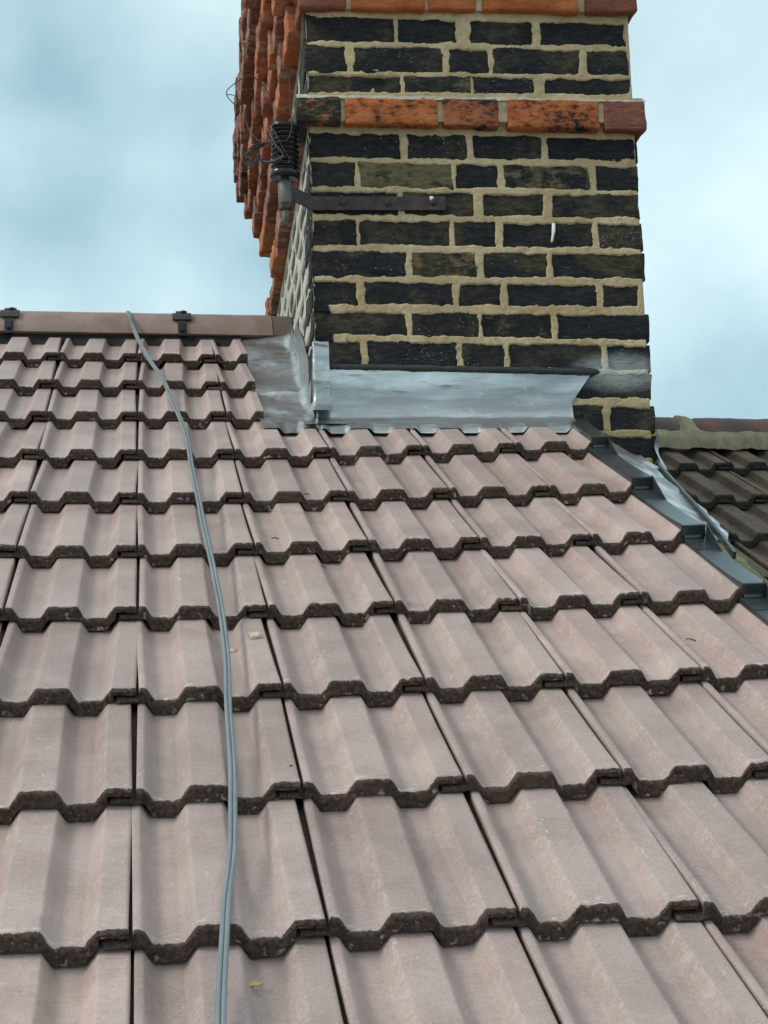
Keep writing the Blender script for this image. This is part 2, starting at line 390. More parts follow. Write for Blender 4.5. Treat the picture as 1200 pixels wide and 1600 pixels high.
def brick_material(name, orange=False):
    t = NT(name); c = t.coords()
    p1 = t.noise(c, 16.0, 5, 0.65); p2 = t.noise(t.coords((45, 60, 110)), 1.0, 5, 0.68, 0.4); p3 = t.noise(c, 190.0, 3, 0.6)
    oc = t.n('ShaderNodeSeparateColor'); t.l(t.oi.outputs['Color'], oc.inputs[0])
    bare, pale, tint = oc.outputs[0], oc.outputs[1], oc.outputs[2]
    soot = t.mix(t.ramp(p2, 0.3, 0.75), (0.0065, 0.0085, 0.0115), (0.032, 0.032, 0.033))
    brown = t.mix(t.ramp(p2, 0.3, 0.7), (0.028, 0.023, 0.014), (0.10, 0.083, 0.052))
    r1 = t.math('FRACT', t.math('MULTIPLY', t.oi.outputs['Random'], 7.31))
    soot = t.mix(t.math('MULTIPLY', t.ramp(t.noise(c, 9.0, 4, 0.6), 0.42, 0.62), t.ramp(r1, 0.05, 0.7)), soot, brown)
    if orange:
        clay = t.mix(t.ramp(p1, 0.3, 0.7), (0.46, 0.105, 0.028), (0.60, 0.20, 0.065))
        clay = t.mix(t.math('MULTIPLY', tint, t.ramp(p2, 0.3, 0.6, 0.6, 1.0)), clay, (0.22, 0.085, 0.065))
    else:
        clay = t.mix(t.ramp(p2, 0.3, 0.7), (0.10, 0.085, 0.038), (0.20, 0.165, 0.085))
        clay = t.mix(t.math('MULTIPLY', tint, t.ramp(p1, 0.55, 0.68)), clay, (0.28, 0.15, 0.05))
    amt = t.math('ADD', t.math('MULTIPLY_ADD', p1, 0.45 if orange else 0.75, t.math('MULTIPLY', p2, 0.55 if orange else 0.25)), t.math('SUBTRACT', bare, 0.5))
    base = t.mix(t.ramp(amt, 0.48, 0.62), soot, clay)
    dk = t.ramp(p2, 0.60, 0.70, 0, 0.7)
    base = t.mix(t.math('MULTIPLY', dk, bare), base, (0.03, 0.024, 0.02))
    if orange:     # old lime residue; also paints the sunlit paleness of the left-side bricks
        lit_lime = t.math('MULTIPLY', t.ramp(t.noise(t.coords((20, 20, 34)), 1.0, 5, 0.7, 0.5), 0.50, 0.60), t.ramp(pale, 0.3, 0.6))
        base = t.mix(t.math('MULTIPLY', lit_lime, 0.6), base, (0.46, 0.36, 0.29))
    # crumbs and scratches of old lime
    thr = t.math('MULTIPLY_ADD', pale, -0.14, 0.74)
    spk = t.ramp(t.math('SUBTRACT', p3, thr), 0.0, 0.035, 0, 0.85)
    sr = t.noise(t.coords((1, 1, 1)), 14.0, 2, 0.5)
    base = t.mix(t.math('MULTIPLY', spk, t.ramp(sr, 0.4, 0.6)), base, (0.42, 0.39, 0.32))
    scr = t.noise(t.coords((30, 30, 160)), 1.0, 3, 0.7, 2.5)
    base = t.mix(t.math('MULTIPLY', t.ramp(scr, 0.665, 0.70, 0, 0.6), t.ramp(sr, 0.45, 0.6)), base, (0.30, 0.28, 0.23))
    if not orange:
        # grey bloom left by sprayed sealant at the foot of the right-hand corner
        lc = t.coords(rand=False, obj=chimney); x, y, z = t.xyz(lc)
        d = t.math('ADD', t.math('POWER', t.math('MULTIPLY', t.math('SUBTRACT', x, 0.70), 7.5), 2.0),
                   t.math('POWER', t.math('MULTIPLY', t.math('SUBTRACT', z, 0.592), 19.0), 2.0))
        bl = t.ramp(t.math('ADD', d, t.math('MULTIPLY', p2, 1.0)), 1.6, 0.35, 0, 0.85)
        base = t.mix(bl, base, (0.46, 0.48, 0.46))
    b1 = t.bump(p1, 0.6, 0.008); b2 = t.bump(p2, 1.0, 0.006, b1); b3 = t.bump(p3, 0.7, 0.003, b2)
    return t.done(base, 0.78, b3, spec=0.3)
M['brick'] = brick_material('sooty_stock_brick')
M['orange'] = brick_material('orange_brick', True)

def mortar_material(name, lo, hi, front=True):
    t = NT(name); c = t.coords(rand=False)
    n1 = t.noise(c, 6.0, 4, 0.6); n2 = t.noise(c, 70.0, 4, 0.65); n3 = t.noise(c, 240.0, 3, 0.7)
    base = t.mix(t.ramp(n1, 0.35, 0.65), lo, hi)
    base = t.mix(t.ramp(n2, 0.3, 0.75, 0, 0.5), base, tuple(q * 0.7 for q in lo))
    base = t.mix(t.ramp(n3, 0.68, 0.74, 0, 0.6), base, (0.07, 0.06, 0.045))
    base = t.mix(t.ramp(t.noise(c, 32.0, 3, 0.6), 0.63, 0.72, 0, 0.55), base, (0.10, 0.085, 0.06))
    base = t.mix(t.ramp(t.noise(c, 11.0, 5, 0.7), 0.52, 0.70, 0, 0.40), base, tuple(q * 0.42 for q in lo))
    if front:
        x, y, z = t.xyz(c)
        # black sealant smeared over the joints at the foot of the left corner
        d = t.math('ADD', t.math('POWER', t.math('MULTIPLY', t.math('SUBTRACT', x, 0.0), 26.0), 2.0),
                   t.math('POWER', t.math('MULTIPLY', t.math('SUBTRACT', z, 0.70), 12.5), 2.0))
        sm = t.ramp(t.math('ADD', d, t.math('MULTIPLY', n2, 0.8)), 1.75, 1.35)
        base = t.mix(sm, base, (0.018, 0.019, 0.021))
        d2 = t.math('ADD', t.math('POWER', t.math('MULTIPLY', t.math('SUBTRACT', x, 0.70), 7.5), 2.0),
                    t.math('POWER', t.math('MULTIPLY', t.math('SUBTRACT', z, 0.592), 19.0), 2.0))
        base = t.mix(t.ramp(t.math('ADD', d2, t.math('MULTIPLY', n2, 0.8)), 1.5, 0.5, 0, 0.75), base, (0.60, 0.61, 0.56))
        # the lowest joints keep a yellower sand
        base = t.mix(t.ramp(z, 0.52, 0.48, 0, 0.55), base, (0.34, 0.25, 0.10))
    b = t.bump(n2, 0.8, 0.006); b = t.bump(n3, 0.9, 0.003, b)
    return t.done(base, 0.9, b, spec=0.2)
M['mortar'] = mortar_material('sandy_mortar', (0.56, 0.41, 0.235), (0.76, 0.59, 0.375))
M['lime'] = mortar_material('pale_lime_mortar', (0.50, 0.49, 0.41), (0.66, 0.65, 0.58), front=False)
M['bedding'] = mortar_material('lichened_bedding_mortar', (0.36, 0.32, 0.20), (0.48, 0.43, 0.30), front=False)

def lead_material():
    t = NT('new_lead'); c = t.coords(rand=False, src='Object')
    n1 = t.noise(t.coords((3.5, 16, 22), rand=False), 1.0, 4, 0.55, 0.15); n2 = t.noise(c, 45.0, 4, 0.65); n3 = t.noise(c, 7.0, 3, 0.5)
    base = t.mix(t.ramp(n1, 0.3, 0.7), (0.33, 0.34, 0.35), (0.60, 0.615, 0.62))
    base = t.mix(t.ramp(n2, 0.55, 0.75, 0, 0.45), base, (0.74, 0.77, 0.76))
    base = t.mix(t.ramp(n3, 0.58, 0.72, 0, 0.4), base, (0.30, 0.32, 0.30))
    rg = t.ramp(n1, 0.3, 0.7, 0.48, 0.24)
    b = t.bump(n1, 0.5, 0.010); b = t.bump(n2, 0.2, 0.003, b)
    return t.done(base, rg, b, metal=0.92)
M['lead'] = lead_material()
def simple(name, c0, c1, rough, sc=40.0, metal=0.0, bump=0.2, spec=0.5):
    t = NT(name); c = t.coords()
    n = t.noise(c, sc, 4, 0.6)
    return t.done(t.mix(t.ramp(n, 0.3, 0.7), c0, c1), rough, t.bump(t.noise(c, sc * 5, 3, 0.6), bump, 0.001), metal=metal, spec=spec)
M['verge'] = simple('dark_grey_verge_plastic', (0.028, 0.034, 0.038), (0.038, 0.046, 0.051), 0.25, 25, bump=0.04)
M['black'] = simple('black_plastic', (0.008, 0.008, 0.009), (0.014, 0.014, 0.015), 0.5, 60, bump=0.1)
M['sealant'] = simple('dark_sealant', (0.022, 0.024, 0.026), (0.04, 0.042, 0.044), 0.6, 60, bump=0.5)
M['membrane'] = simple('black_underlay', (0.010, 0.009, 0.009), (0.02, 0.018, 0.017), 0.9, 40)
M['iron'] = simple('rusty_painted_iron', (0.028, 0.022, 0.026), (0.085, 0.05, 0.042), 0.65, 28, bump=0.8)
M['steel'] = simple('grey_galvanised_steel', (0.10, 0.10, 0.10), (0.17, 0.16, 0.15), 0.55, 60, metal=0.4, bump=0.4)
M['ceramic'] = simple('glazed_black_ceramic', (0.006, 0.006, 0.007), (0.014, 0.012, 0.012), 0.22, 30, bump=0.05)
M['wire'] = simple('dull_black_wire', (0.02, 0.02, 0.022), (0.06, 0.058, 0.056), 0.5, 60)
M['cable'] = simple('blue_grey_cable_sheath', (0.17, 0.205, 0.22), (0.22, 0.255, 0.27), 0.42, 18, bump=0.05)
M['crumb'] = simple('pale_mortar_crumb', (0.42, 0.37, 0.27), (0.60, 0.54, 0.42), 0.9, 90, bump=0.6)
M['leaf'] = simple('dry_leaf', (0.45, 0.33, 0.12), (0.58, 0.45, 0.20), 0.6, 120)
M['twig'] = simple('dark_twig', (0.02, 0.016, 0.012), (0.04, 0.03, 0.024), 0.8, 90)
M['white'] = simple('white_drip', (0.75, 0.77, 0.78), (0.85, 0.86, 0.86), 0.5, 90)
M['moss'] = simple('mossy_mortar', (0.10, 0.11, 0.035), (0.32, 0.29, 0.15), 0.95, 55, bump=0.9)
M['house'] = simple('house_brick_wall', (0.20, 0.12, 0.08), (0.30, 0.19, 0.13), 0.9, 8)
M['ground'] = simple('grey_green_ground', (0.09, 0.10, 0.07), (0.15, 0.15, 0.12), 0.95, 0.2)

# ------------------------------------------------------------------ the ground and the houses below the roofs
gv = [(-600, -600, -7.2), (600, -600, -7.2), (600, 600, -7.2), (-600, 600, -7.2)]
tag(add('ground', mesh_from('ground', gv, [(0, 1, 2, 3)], smooth=False), M['ground']), kind='structure')

# ------------------------------------------------------------------ roof tiles
PROF = [(-0.027, -0.0145), (0.0018, -0.0145), (0.0030, -0.0012), (0.0048, 0.0), (0.0125, 0.0), (0.0235, -0.0180),
        (0.0545, -0.0180), (0.0665, 0.0), (0.1105, 0.0), (0.1205, -0.0180), (0.1530, -0.0180), (0.1660, 0.0),
        (0.1962, 0.0), (0.1982, -0.0015)]
_pa = np.array([q[0] for q in PROF]); _pn = np.array([q[1] for q in PROF])
def prof_raw(a):
    return np.interp(a, _pa, _pn)
def prof(a):
    a = np.asarray(a, float)
    k = np.linspace(-1, 1, 9); wgt = np.exp(-2 * k * k); wgt /= wgt.sum()
    sm = sum(w_ * prof_raw(a + d * 0.0022) for d, w_ in zip(k, wgt))
    keep = (a < 0.0105) | (a > 0.190)
    return np.where(keep, prof_raw(a), sm)
THK = 0.0213
def tile_mesh(name, seed, amin=-0.027, amax=0.1982, length=G + 0.072):
    rs = random.Random(seed)
    a = sorted(set([round(q, 5) for q in list(np.linspace(0.0048, 0.1962, 78)) + [-0.027, 0.0, 0.0018, 0.0030, 0.1675, 0.1685, 0.1974, 0.1982]]))
    a = np.array([q for q in a if amin - 1e-6 <= q <= amax + 1e-6])
    if a[-1] < amax - 1e-4: a = np.append(a, amax)
    cut = amax < 0.19
    top = prof(a)
    bot = np.where((a > 0.168) & (not cut), top - 0.0105, top - THK)
    bot = np.where(a < 0.0025, -THK, bot)
    ss = [0.0, 0.0016, 0.0038, 0.0070, 0.012, 0.024, 0.05, 0.09, 0.14, 0.19, 0.24, 0.29, length]
    off = Vector((seed * 5.3, seed * 2.1, 0))
    V, F = [], []
    K = len(a)
    warp = rs.uniform(-0.0012, 0.0012)
    def curve(s): return 0.0012 * math.sin(math.pi * min(1.0, s / G))
    rg = [0.0055 + 0.0034 * fnoise(off + Vector((q, 0, 0)), 60, 3) for q in a]
    ed = [0.0022 * fnoise(off + Vector((q, 3, 0)), 140, 3) for q in a]
    for s in ss:
        for k in range(K):
            r = max(0.003, rg[k]); z = top[k]
            if s < r: z -= r * 0.75 * (1 - math.sqrt(max(0.0, 1 - (1 - s / r) ** 2)))
            z += 0.0005 * fnoise(off + Vector((a[k], s, 1)), 26, 2)
            x = a[k]
            if not cut and a[k] > 0.190: x -= curve(s)
            V.append((x, s + (ed[k] if s < 0.012 else 0.0), z + warp * (s / G)))
    n_s = len(ss)
    for i in range(n_s - 1):
        for k in range(K - 1):
            F.append((i * K + k, i * K + k + 1, (i + 1) * K + k + 1, (i + 1) * K + k))
    # front face: rough broken concrete between the rounded lip and the bottom
    rows = 6
    base = len(V)
    for r in range(1, rows + 1):
        f = r / rows
        for k in range(K):
            x0, y0, z0 = V[k]
            zb = bot[k] + 0.0007 * fnoise(off + Vector((a[k], 9, 0)), 120, 3)
            z = z0 + (zb - z0) * f
            y = ed[k] * (1 - f) + 0.0036 * fnoise(off + Vector((x0, z, 5)), 130, 4) + 0.0018 * f
            V.append((x0, y, z))
    def fid(r, k): return k if r == 0 else base + (r - 1) * K + k
    for r in range(rows):
        for k in range(K - 1):
            F.append((fid(r, k), fid(r + 1, k), fid(r + 1, k + 1), fid(r, k + 1)))
    # underside and sides
    b2 = len(V)
    for k in range(K): V.append((a[k], length, bot[k]))
    for k in range(K - 1):
        F.append((fid(rows, k), b2 + k, b2 + k + 1, fid(rows, k + 1)))
        F.append(((n_s - 1) * K + k, (n_s - 1) * K + k + 1, b2 + k + 1, b2 + k))
    for k, fl in ((0, False), (K - 1, True)):
        loop = [fid(r, k) for r in range(rows, 0, -1)] + [i * K + k for i in range(n_s)] + [b2 + k]
        F.append(tuple(loop if not fl else loop[::-1]))
    return mesh_from(name, V, F, sharp=50)

VAR = [tile_mesh('roof_tile_%d' % k, 11 + k) for k in range(7)]
VAR_VERGE = [tile_mesh('roof_tile_verge_%d' % k, 31 + k, amax=0.1735) for k in range(3)]
VAR_CUT = [tile_mesh('roof_tile_cut_%d' % k, 41 + k, amax=0.0845) for k in range(3)]
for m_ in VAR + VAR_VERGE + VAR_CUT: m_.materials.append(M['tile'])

roof = empty('tiled_roof', RP(0, 0, -0.1))
roof.location = (0, 0, 0)
tag(roof, 'pitched roof of new pinkish-brown interlocking concrete tiles filling the foreground', 'roof')
def corner(i, j):
    dx, ds = LATTICE.get((i, j), (0.0, 0.0))
    dx = max(-3.5, min(3.5, dx * 0.8)); ds = max(-7, min(7, ds))
    return RP(j * W + dx * 0.001, (7 - i) * G + ds * 0.001, sag(i, j))
TILT = math.atan(DROP / G)
def tile_matrix(i, j, rs):
    p, q = corner(i, j), corner(i, j + 1)
    ex = (q - p) / W
    d = corner(i - 1, j) - p
    up = (d / G) - NV * (DROP / G)
    ex = ex + up * rs.uniform(-0.0015, 0.0015)
    nz = ex.cross(up).normalized()
    p = p + nz * rs.uniform(-0.0006, 0.0010)
    m = Matrix.Identity(4)
    for r in range(3):
        m[r][0] = ex[r]; m[r][1] = up[r]; m[r][2] = nz[r]; m[r][3] = p[r]
    return m
ROWS = range(1, 14)
for i in ROWS:
    jmax = 1 if i <= 3 else 4
    for j in range(-5, jmax + 1):
        rs = random.Random(i * 100 + j)
        if j == jmax: me = (VAR_CUT if i <= 3 else VAR_VERGE)[rs.randrange(3)]
        else: me = VAR[rs.randrange(len(VAR))]
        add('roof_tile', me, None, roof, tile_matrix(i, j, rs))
# underlay on both slopes
def plate(pts, thick, off):
    V = [p for p in pts] + [p - off * thick for p in pts]
    return V, [(0, 1, 2, 3), (7, 6, 5, 4)] + [(k, k + 4, (k + 1) % 4 + 4, (k + 1) % 4) for k in range(4)]
NB = Vector((0, math.sin(RHO), math.cos(RHO)))
RIDGE_Y = 1.985
ridge_s = RIDGE_Y / math.cos(RHO)
deck = plate([RP(-1.1, -1.95, -0.07), RP(0.96, -1.95, -0.07), RP(0.96, ridge_s - 0.03, -0.07), RP(-1.1, ridge_s - 0.03, -0.07)], 0.02, NV)
zr = RP(0, ridge_s - 0.03, -0.07)
bk = [Vector((-1.1, zr.y + 0.002, zr.z)), Vector((0.96, zr.y + 0.002, zr.z)), Vector((0.96, zr.y + 3.4, zr.z - 3.4 * math.tan(RHO))), Vector((-1.1, zr.y + 3.4, zr.z - 3.4 * math.tan(RHO)))]
add('underlay', mesh_from('underlay', *deck, smooth=False), M['membrane'], roof)
add('rear_slope', mesh_from('rear_slope', *plate(bk, 0.02, NB), smooth=False), M['old_tile'], roof)

# ridge: half-round tiles, dry-ridge roll, clips
def ridge_pt(x): return Vector((x, RIDGE_Y, 0.976 - 0.018 * (x + 0.03)))
RR = 0.118
def ridge_mesh(name, x0, x1, seed, r=RR):
    V, F = [], []
    xs = list(np.linspace(x0, x1, 14)); na = 22
    for layer in (0, 1):
        for x in xs:
            c = ridge_pt(x) - Vector((0, 0, RR))
            for k in range(na):
                a = R(-72 + 144 * k / (na - 1))
                rr = r - (0.014 if layer else 0) + 0.0008 * fnoise(Vector((x + seed, a, 0)), 9, 2)
                V.append(c + Vector((0, -rr * math.sin(-a) if False else rr * math.sin(a), rr * math.cos(a))))
    n = len(xs)
    F += grid_faces(n, na, True)
    F += [tuple(q + n * na for q in f[::-1]) for f in grid_faces(n, na, True)]
    for e in (0, n - 1):
        for k in range(na - 1):
            q = (e * na + k, e * na + k + 1, n * na + e * na + k + 1, n * na + e * na + k)
            F.append(q if e == 0 else q[::-1])
    for e in (0, na - 1):
        for k in range(n - 1):
            q = (k * na + e, (k + 1) * na + e, n * na + (k + 1) * na + e, n * na + k * na + e)
            F.append(q if e else q[::-1])
    return mesh_from(name, V, F, sharp=40)
XJ = [-1.28, -0.815, -0.348, 0.121]
for a_, b_ in zip(XJ, XJ[1:]):
    add('ridge_tile', ridge_mesh('ridge_tile', a_ + 0.002, b_ - 0.002, a_), M['ridge'], roof)
add('ridge_tile', ridge_mesh('ridge_tile', 0.123, 0.372, 3.0), M['ridge'], roof)
add('ridge_tile', ridge_mesh('ridge_tile', 0.3735, 0.428, 5.0, RR - 0.002), M['ridge_end'], roof)
# black roll that fills the gap between the ridge and the top course
V, F = [], []
xs = np.linspace(-1.25, 0.285, 160)
for x in xs:
    a = (x % W)
    dip = float(prof(np.array([a]))[0]) if a < 0.195 else 0.0
    for q, (yy, zz) in enumerate(((1.862, -0.004), (1.878, 0.004), (1.892, 0.026), (1.97, 0.03))):
        base = RP(x, yy / math.cos(RHO), -0.022)
        z = base.z + zz + (dip * 0.8 if q == 0 else (dip * 0.3 if q == 1 else 0)) + 0.002 * fnoise((x, q, 0), 60, 2)
        V.append((x, yy, z))
add('ridge_roll', mesh_from('ridge_roll', V, grid_faces(len(xs), 4)), M['membrane'], roof)
def clip_at(x):
    c = ridge_pt(x) - Vector((0, 0, RR))
    def arc(r, a0, a1, hw, n=8):
        V = []
        for rr in (r, r + 0.004):
            for k in range(n):
                a = R(a0 + (a1 - a0) * k / (n - 1))
                for s in (-hw, hw):
                    V.append(c + Vector((x * 0 + s, 0, 0)) + Vector((0, -rr * math.sin(a), rr * math.cos(a))))
        F = []
        for k in range(n - 1):
            b = k * 2; t = n * 2 + k * 2
            F += [(b, b + 1, b + 3, b + 2), (t, t + 2, t + 3, t + 1), (b, b + 2, t + 2, t), (b + 1, t + 1, t + 3, b + 3)]
        F += [(0, n * 2, n * 2 + 1, 1), (n * 2 - 2, n * 2 - 1, n * 4 - 1, n * 4 - 2)]
        return V, F
    strap = add('ridge_clip', mesh_from('ridge_clip', *join([arc(RR + 0.0015, 8, 76, 0.0115), arc(RR + 0.004, 32, 50, 0.026), arc(RR + 0.0065, 56, 70, 0.006), arc(RR + 0.004, 18, 30, 0.016)]), smooth=False), M['black'], roof)
    vv, ff = lathe([(0.001, 0.010), (0.008, 0.010), (0.009, 0.004), (0.006, 0.002), (0.006, -0.012)], 10)
    top = c + Vector((0.004, -0.058, RR * 0.87 + 0.002))
    add('bolt', mesh_from('bolt', [Vector(q) + top for q in vv], ff), M['black'], strap)
for x in (-0.348, 0.121, -0.815): clip_at(x)

# ------------------------------------------------------------------ chimney: bricks
SEED = [0]
def put_brick(u0, u1, z0, z1, t0, t1, proud, depth, mat, bare=0.2, pale=0.3, tint=0.0, amp=0.0022, grow=0.005, rad=0.0028, face='front', step=0.017):
    """one brick: front bricks span u (x), left-side bricks span v (y)"""
    SEED[0] += 1
    wd = (u1 - u0) + 2 * grow; ht = ((t0 + t1) - (z0 + z1)) / 2 + 2 * grow
    me = rough_box('brick', wd, depth, ht, step, amp, rad, SEED[0])
    cz = (z0 + z1 + t0 + t1) / 4; cu = (u0 + u1) / 2
    ang = math.atan2(((z1 - z0) + (t1 - t0)) / 2, u1 - u0)
    if face == 'front':
        m = Matrix.Translation((cu, -proud, cz)) @ Matrix.Rotation(-ang, 4, 'Y')
    else:
        m = Matrix.Translation((-proud, cu, cz)) @ Matrix.Rotation(R(-90), 4, 'Z')
    o = add('brick', me, mat, chimney, m)
    o.color = (bare, pale, tint, 1)
    return o
CD = dict(COURSES)
OLIVE = {('c5', 1): (0.62, 0.4, 0.0), ('c5', 3): (0.54, 0.2, 0.0), ('c8', 1): (0.50, 0.4, 0.6), ('c1', 2): (0.42, 0.2, 0), ('c3', 1): (0.50, 0.2, 0),
         ('c2', 2): (0.42, 0.3, 0.9), ('c10', 2): (0.47, 0.3, 0.5), ('c3', 3): (0.26, 0.3, 0), ('c1', 0): (0.36, 0.3, 0.0), ('c14', 1): (0.40, 0.2, 0.2),
         ('c13', 0): (0.36, 0.3, 0.2), ('c14', 0): (0.36, 0.3, 0.2), ('c12', 3): (0.2, 0.5, 0), ('c7', 4): (0.1, 0.95, 0), ('c7', 2): (0.27, 0.4, 0), ('c11', 2): (0.2, 0.7, 0), ('c11', 1): (0.15, 0.8, 0)}
FRONT_RECTS = []
for nm, br in COURSES:
    for k, b in enumerate(br):
        corner_brick = (k == 0)
        wide = (b[1] - b[0]) > 0.13
        depth = 0.1025 if wide else 0.2
        if nm == 'A':
            bare = (0.47, 0.60, 0.58, 0.60, 0.80)[k]; tint = (0.2, 0.0, 0.45, 0.1, 1.0)[k]
            put_brick(*b, 0.030, 0.14, M['orange'], bare, 0.1, tint, amp=0.0045 if k == 4 else 0.0032, grow=0.001, rad=0.005, step=0.010)
            continue
        bare, pale, tint = OLIVE.get((nm, k), (rnd.uniform(0.04, 0.30), rnd.uniform(0.25, 0.75), rnd.choice((0, 0, 0.5))))
        if nm in ('c12', 'c11') and k >= 3: pale = 0.5
        g = 0.005
        bb = list(b)
        put_brick(*bb, -0.0008 + rnd.uniform(-0.0010, 0.0010), depth, M['brick'], bare, pale, tint, grow=g, amp=0.0030, step=0.0115)
        FRONT_RECTS.append(b)

# corbel rings above: B at the top of the picture, C, D, E beyond it
ZL = {}           # z range of each course at the left corner
for nm, br in COURSES: ZL[nm] = (br[0][2], br[0][4])
RINGS = [('B', 1.457, 1.522, 0.024, 0.042), ('C', 1.531, 1.596, 0.046, 0.066), ('D', 1.606, 1.671, 0.07, 0.092), ('E', 1.682, 1.746, 0.095, 0.122), ('F', 1.757, 1.822, 0.095, 0.122), ('H', 1.833, 1.898, 0.095, 0.122)]
CH_V, CH_U = 1.95, 0.768
B_EDGES = [(-0.02, 0.094), (0.102, 0.275), (0.284, 0.401), (0.413, 0.642), (0.664, 0.785)]
for nm, z0, z1, qf, ql in RINGS:
    ed = B_EDGES if nm == 'B' else None
    if ed is None:
        ed = []; u = -ql
        while u < CH_U + qf - 0.05:
            wdt = rnd.choice((0.105, 0.215)); ed.append((u, min(u + wdt, CH_U + qf))); u += wdt + 0.011
    for k, (u0, u1) in enumerate(ed):
        bare = rnd.uniform(0.62, 0.9); tint = rnd.choice((0, 0.1, 0.2, 0.5))
        if nm == 'B' and k in (0, 4): tint = 0.9
        if nm == 'B' and k in (1, 2, 3): bare, tint = 0.95, 0.05
        put_brick(u0, u1, z0, z0, z1, z1, qf, 0.15, M['orange'], bare, 0.05, tint, amp=0.0042, grow=0.0, rad=0.006, step=0.011)

# left side: every course carries on round the corner
LEFT_RECTS = []
def left_course(nm, z0, z1, proud, mat, first, orange=False, start=0.0, end=CH_V, amp=0.002):
    v = start; k = 0
    nxt = first
    while v < end - 0.04:
        wdt = {'h': 0.1, 's': 0.212}[nxt] * rnd.uniform(0.95, 1.04)
        v1 = min(v + wdt, end)
        jz = rnd.uniform(-0.003, 0.003)
        if orange:
            pr = proud + rnd.uniform(-0.011, 0.007)
            put_brick(v, v1, z0 + jz, z0 + jz, z1 + jz, z1 + jz, pr, 0.14, mat, rnd.uniform(0.62, 0.9) if nm not in 'EFH' else rnd.uniform(0.55, 0.75), 0.6, rnd.choice((0, 0.2, 0.5, 0.8, 1.0)) if nm not in 'EFH' else 1.0, amp=0.0042, grow=0.001, rad=0.004, face='left', step=0.012)
        else:
            if k > 0:
                put_brick(v, v1, z0 + jz, z0 + jz, z1 + jz, z1 + jz, proud + rnd.uniform(-0.002, 0.002), 0.09, mat, rnd.uniform(0.05, 0.3), 0.5, 0, amp=amp, grow=0.004, face='left', step=0.024)
            LEFT_RECTS.append((v, v1, z0 + jz, z1 + jz))
        v = v1 + (rnd.uniform(0.004, 0.012) if orange else rnd.uniform(0.005, 0.010)); k += 1
        nxt = 's' if (nxt == 'h' or not orange) else 'h'
for nm in ('c1', 'c2', 'c3', 'c4', 'c5', 'c6', 'c7', 'c8', 'c9', 'c10', 'c11', 'c12'):
    z0, z1 = ZL[nm]
    b = CD[nm][0]
    left_course(nm, z0, z1, -0.001, M['brick'], 'h' if b[1] - b[0] > 0.13 else 's')
left_course('A', 1.180, 1.239, 0.036, M['orange'], 's', True, start=0.115, end=CH_V + 0.03)
for nm, z0, z1, qf, ql in RINGS:
    left_course(nm, z0, z1, ql, M['orange'], 'h' if nm in 'CEH' else 's', True, start=0.13 - qf, end=CH_V + ql)

# ------------------------------------------------------------------ chimney: mortar
def mortar_sheet(rects, a0, a1, z0, z1, da, dz, high, low, rag, seed, aniso=1.0, shift=0.12):
    na, nz = int((a1 - a0) / da) + 1, int((z1 - z0) / dz) + 1
    A, Z = np.meshgrid(np.linspace(a0, a1, na), np.linspace(z0, z1, nz), indexing='ij')
    D = np.full_like(A, 0.02)
    for r in rects:
        if len(r) == 6:
            u0, u1, b0, b1, t0, t1 = r
            f = np.clip((A - u0) / (u1 - u0), 0, 1)
            lo = b0 + (b1 - b0) * f; hi = t0 + (t1 - t0) * f
        else:
            u0, u1, lo, hi = r
        d = np.maximum(np.maximum(u0 - A, A - u1), np.maximum(lo - Z, Z - hi))
        D = np.minimum(D, d)
    n1 = fbm(A * 62 * aniso + seed, Z * 62 + seed, 4)
    n2 = fbm(A * 20 * aniso + seed * 2, Z * 20, 3)
    Dp = D + rag * (1.35 * n1 + 1.45 * n2) + rag * shift
    t = np.clip((Dp + 0.0022) / 0.0034, 0, 1); t = t * t * (3 - 2 * t)
    surf = high + 0.0016 * n2 + 0.0011 * fbm(A * 150, Z * 150 + seed, 3) + 0.0010 * n1
    H = low + (surf - low) * t
    return A, Z, H
A, Z, H = mortar_sheet(FRONT_RECTS, -0.0015, CH_U, 0.36, 1.460, 0.0026, 0.0026, 0.0016, -0.0060, 0.0031, 5.0)
# thin edges: the corner arrises are worn back
edge = np.minimum(A + 0.0015, CH_U - A)
H = np.where(edge < 0.002, H - 0.004, H)
V = np.stack([A, -H, Z], -1).reshape(-1, 3)
me = mesh_from('mortar', V, grid_faces(A.shape[0], A.shape[1]))
add('mortar', me, M['mortar'], chimney)
A, Z, H = mortar_sheet(LEFT_RECTS, -0.002, CH_V, 0.42, 1.460, 0.0085, 0.0025, 0.0030, -0.0042, 0.0075, 11.0, 0.045, 0.95)
V = np.stack([-H, A, Z], -1).reshape(-1, 3)
o = add('mortar', mesh_from('mortar_side', V, grid_faces(A.shape[0], A.shape[1], True)), M['lime'], chimney)
o['label'] = 'pale lime mortar smeared along the side face'
core = [plain_box(0.0092, CH_U - 0.003, 0.0095, CH_V, -0.2, 1.47), plain_box(-0.010, CH_U + 0.016, -0.022, CH_V + 0.02, 1.1845, 1.2430)]
for nm, z0, z1, qf, ql in RINGS:
    core.append(plain_box(-ql + 0.045, CH_U + qf - 0.03, -qf + 0.012, CH_V + ql - 0.03, z0 + (0.004 if nm == 'B' else -0.0085), z1 + 0.0005))
V, F = join(core)
o = add('mortar', mesh_from('mortar_core', V, F, smooth=False), M['mortar'], chimney)
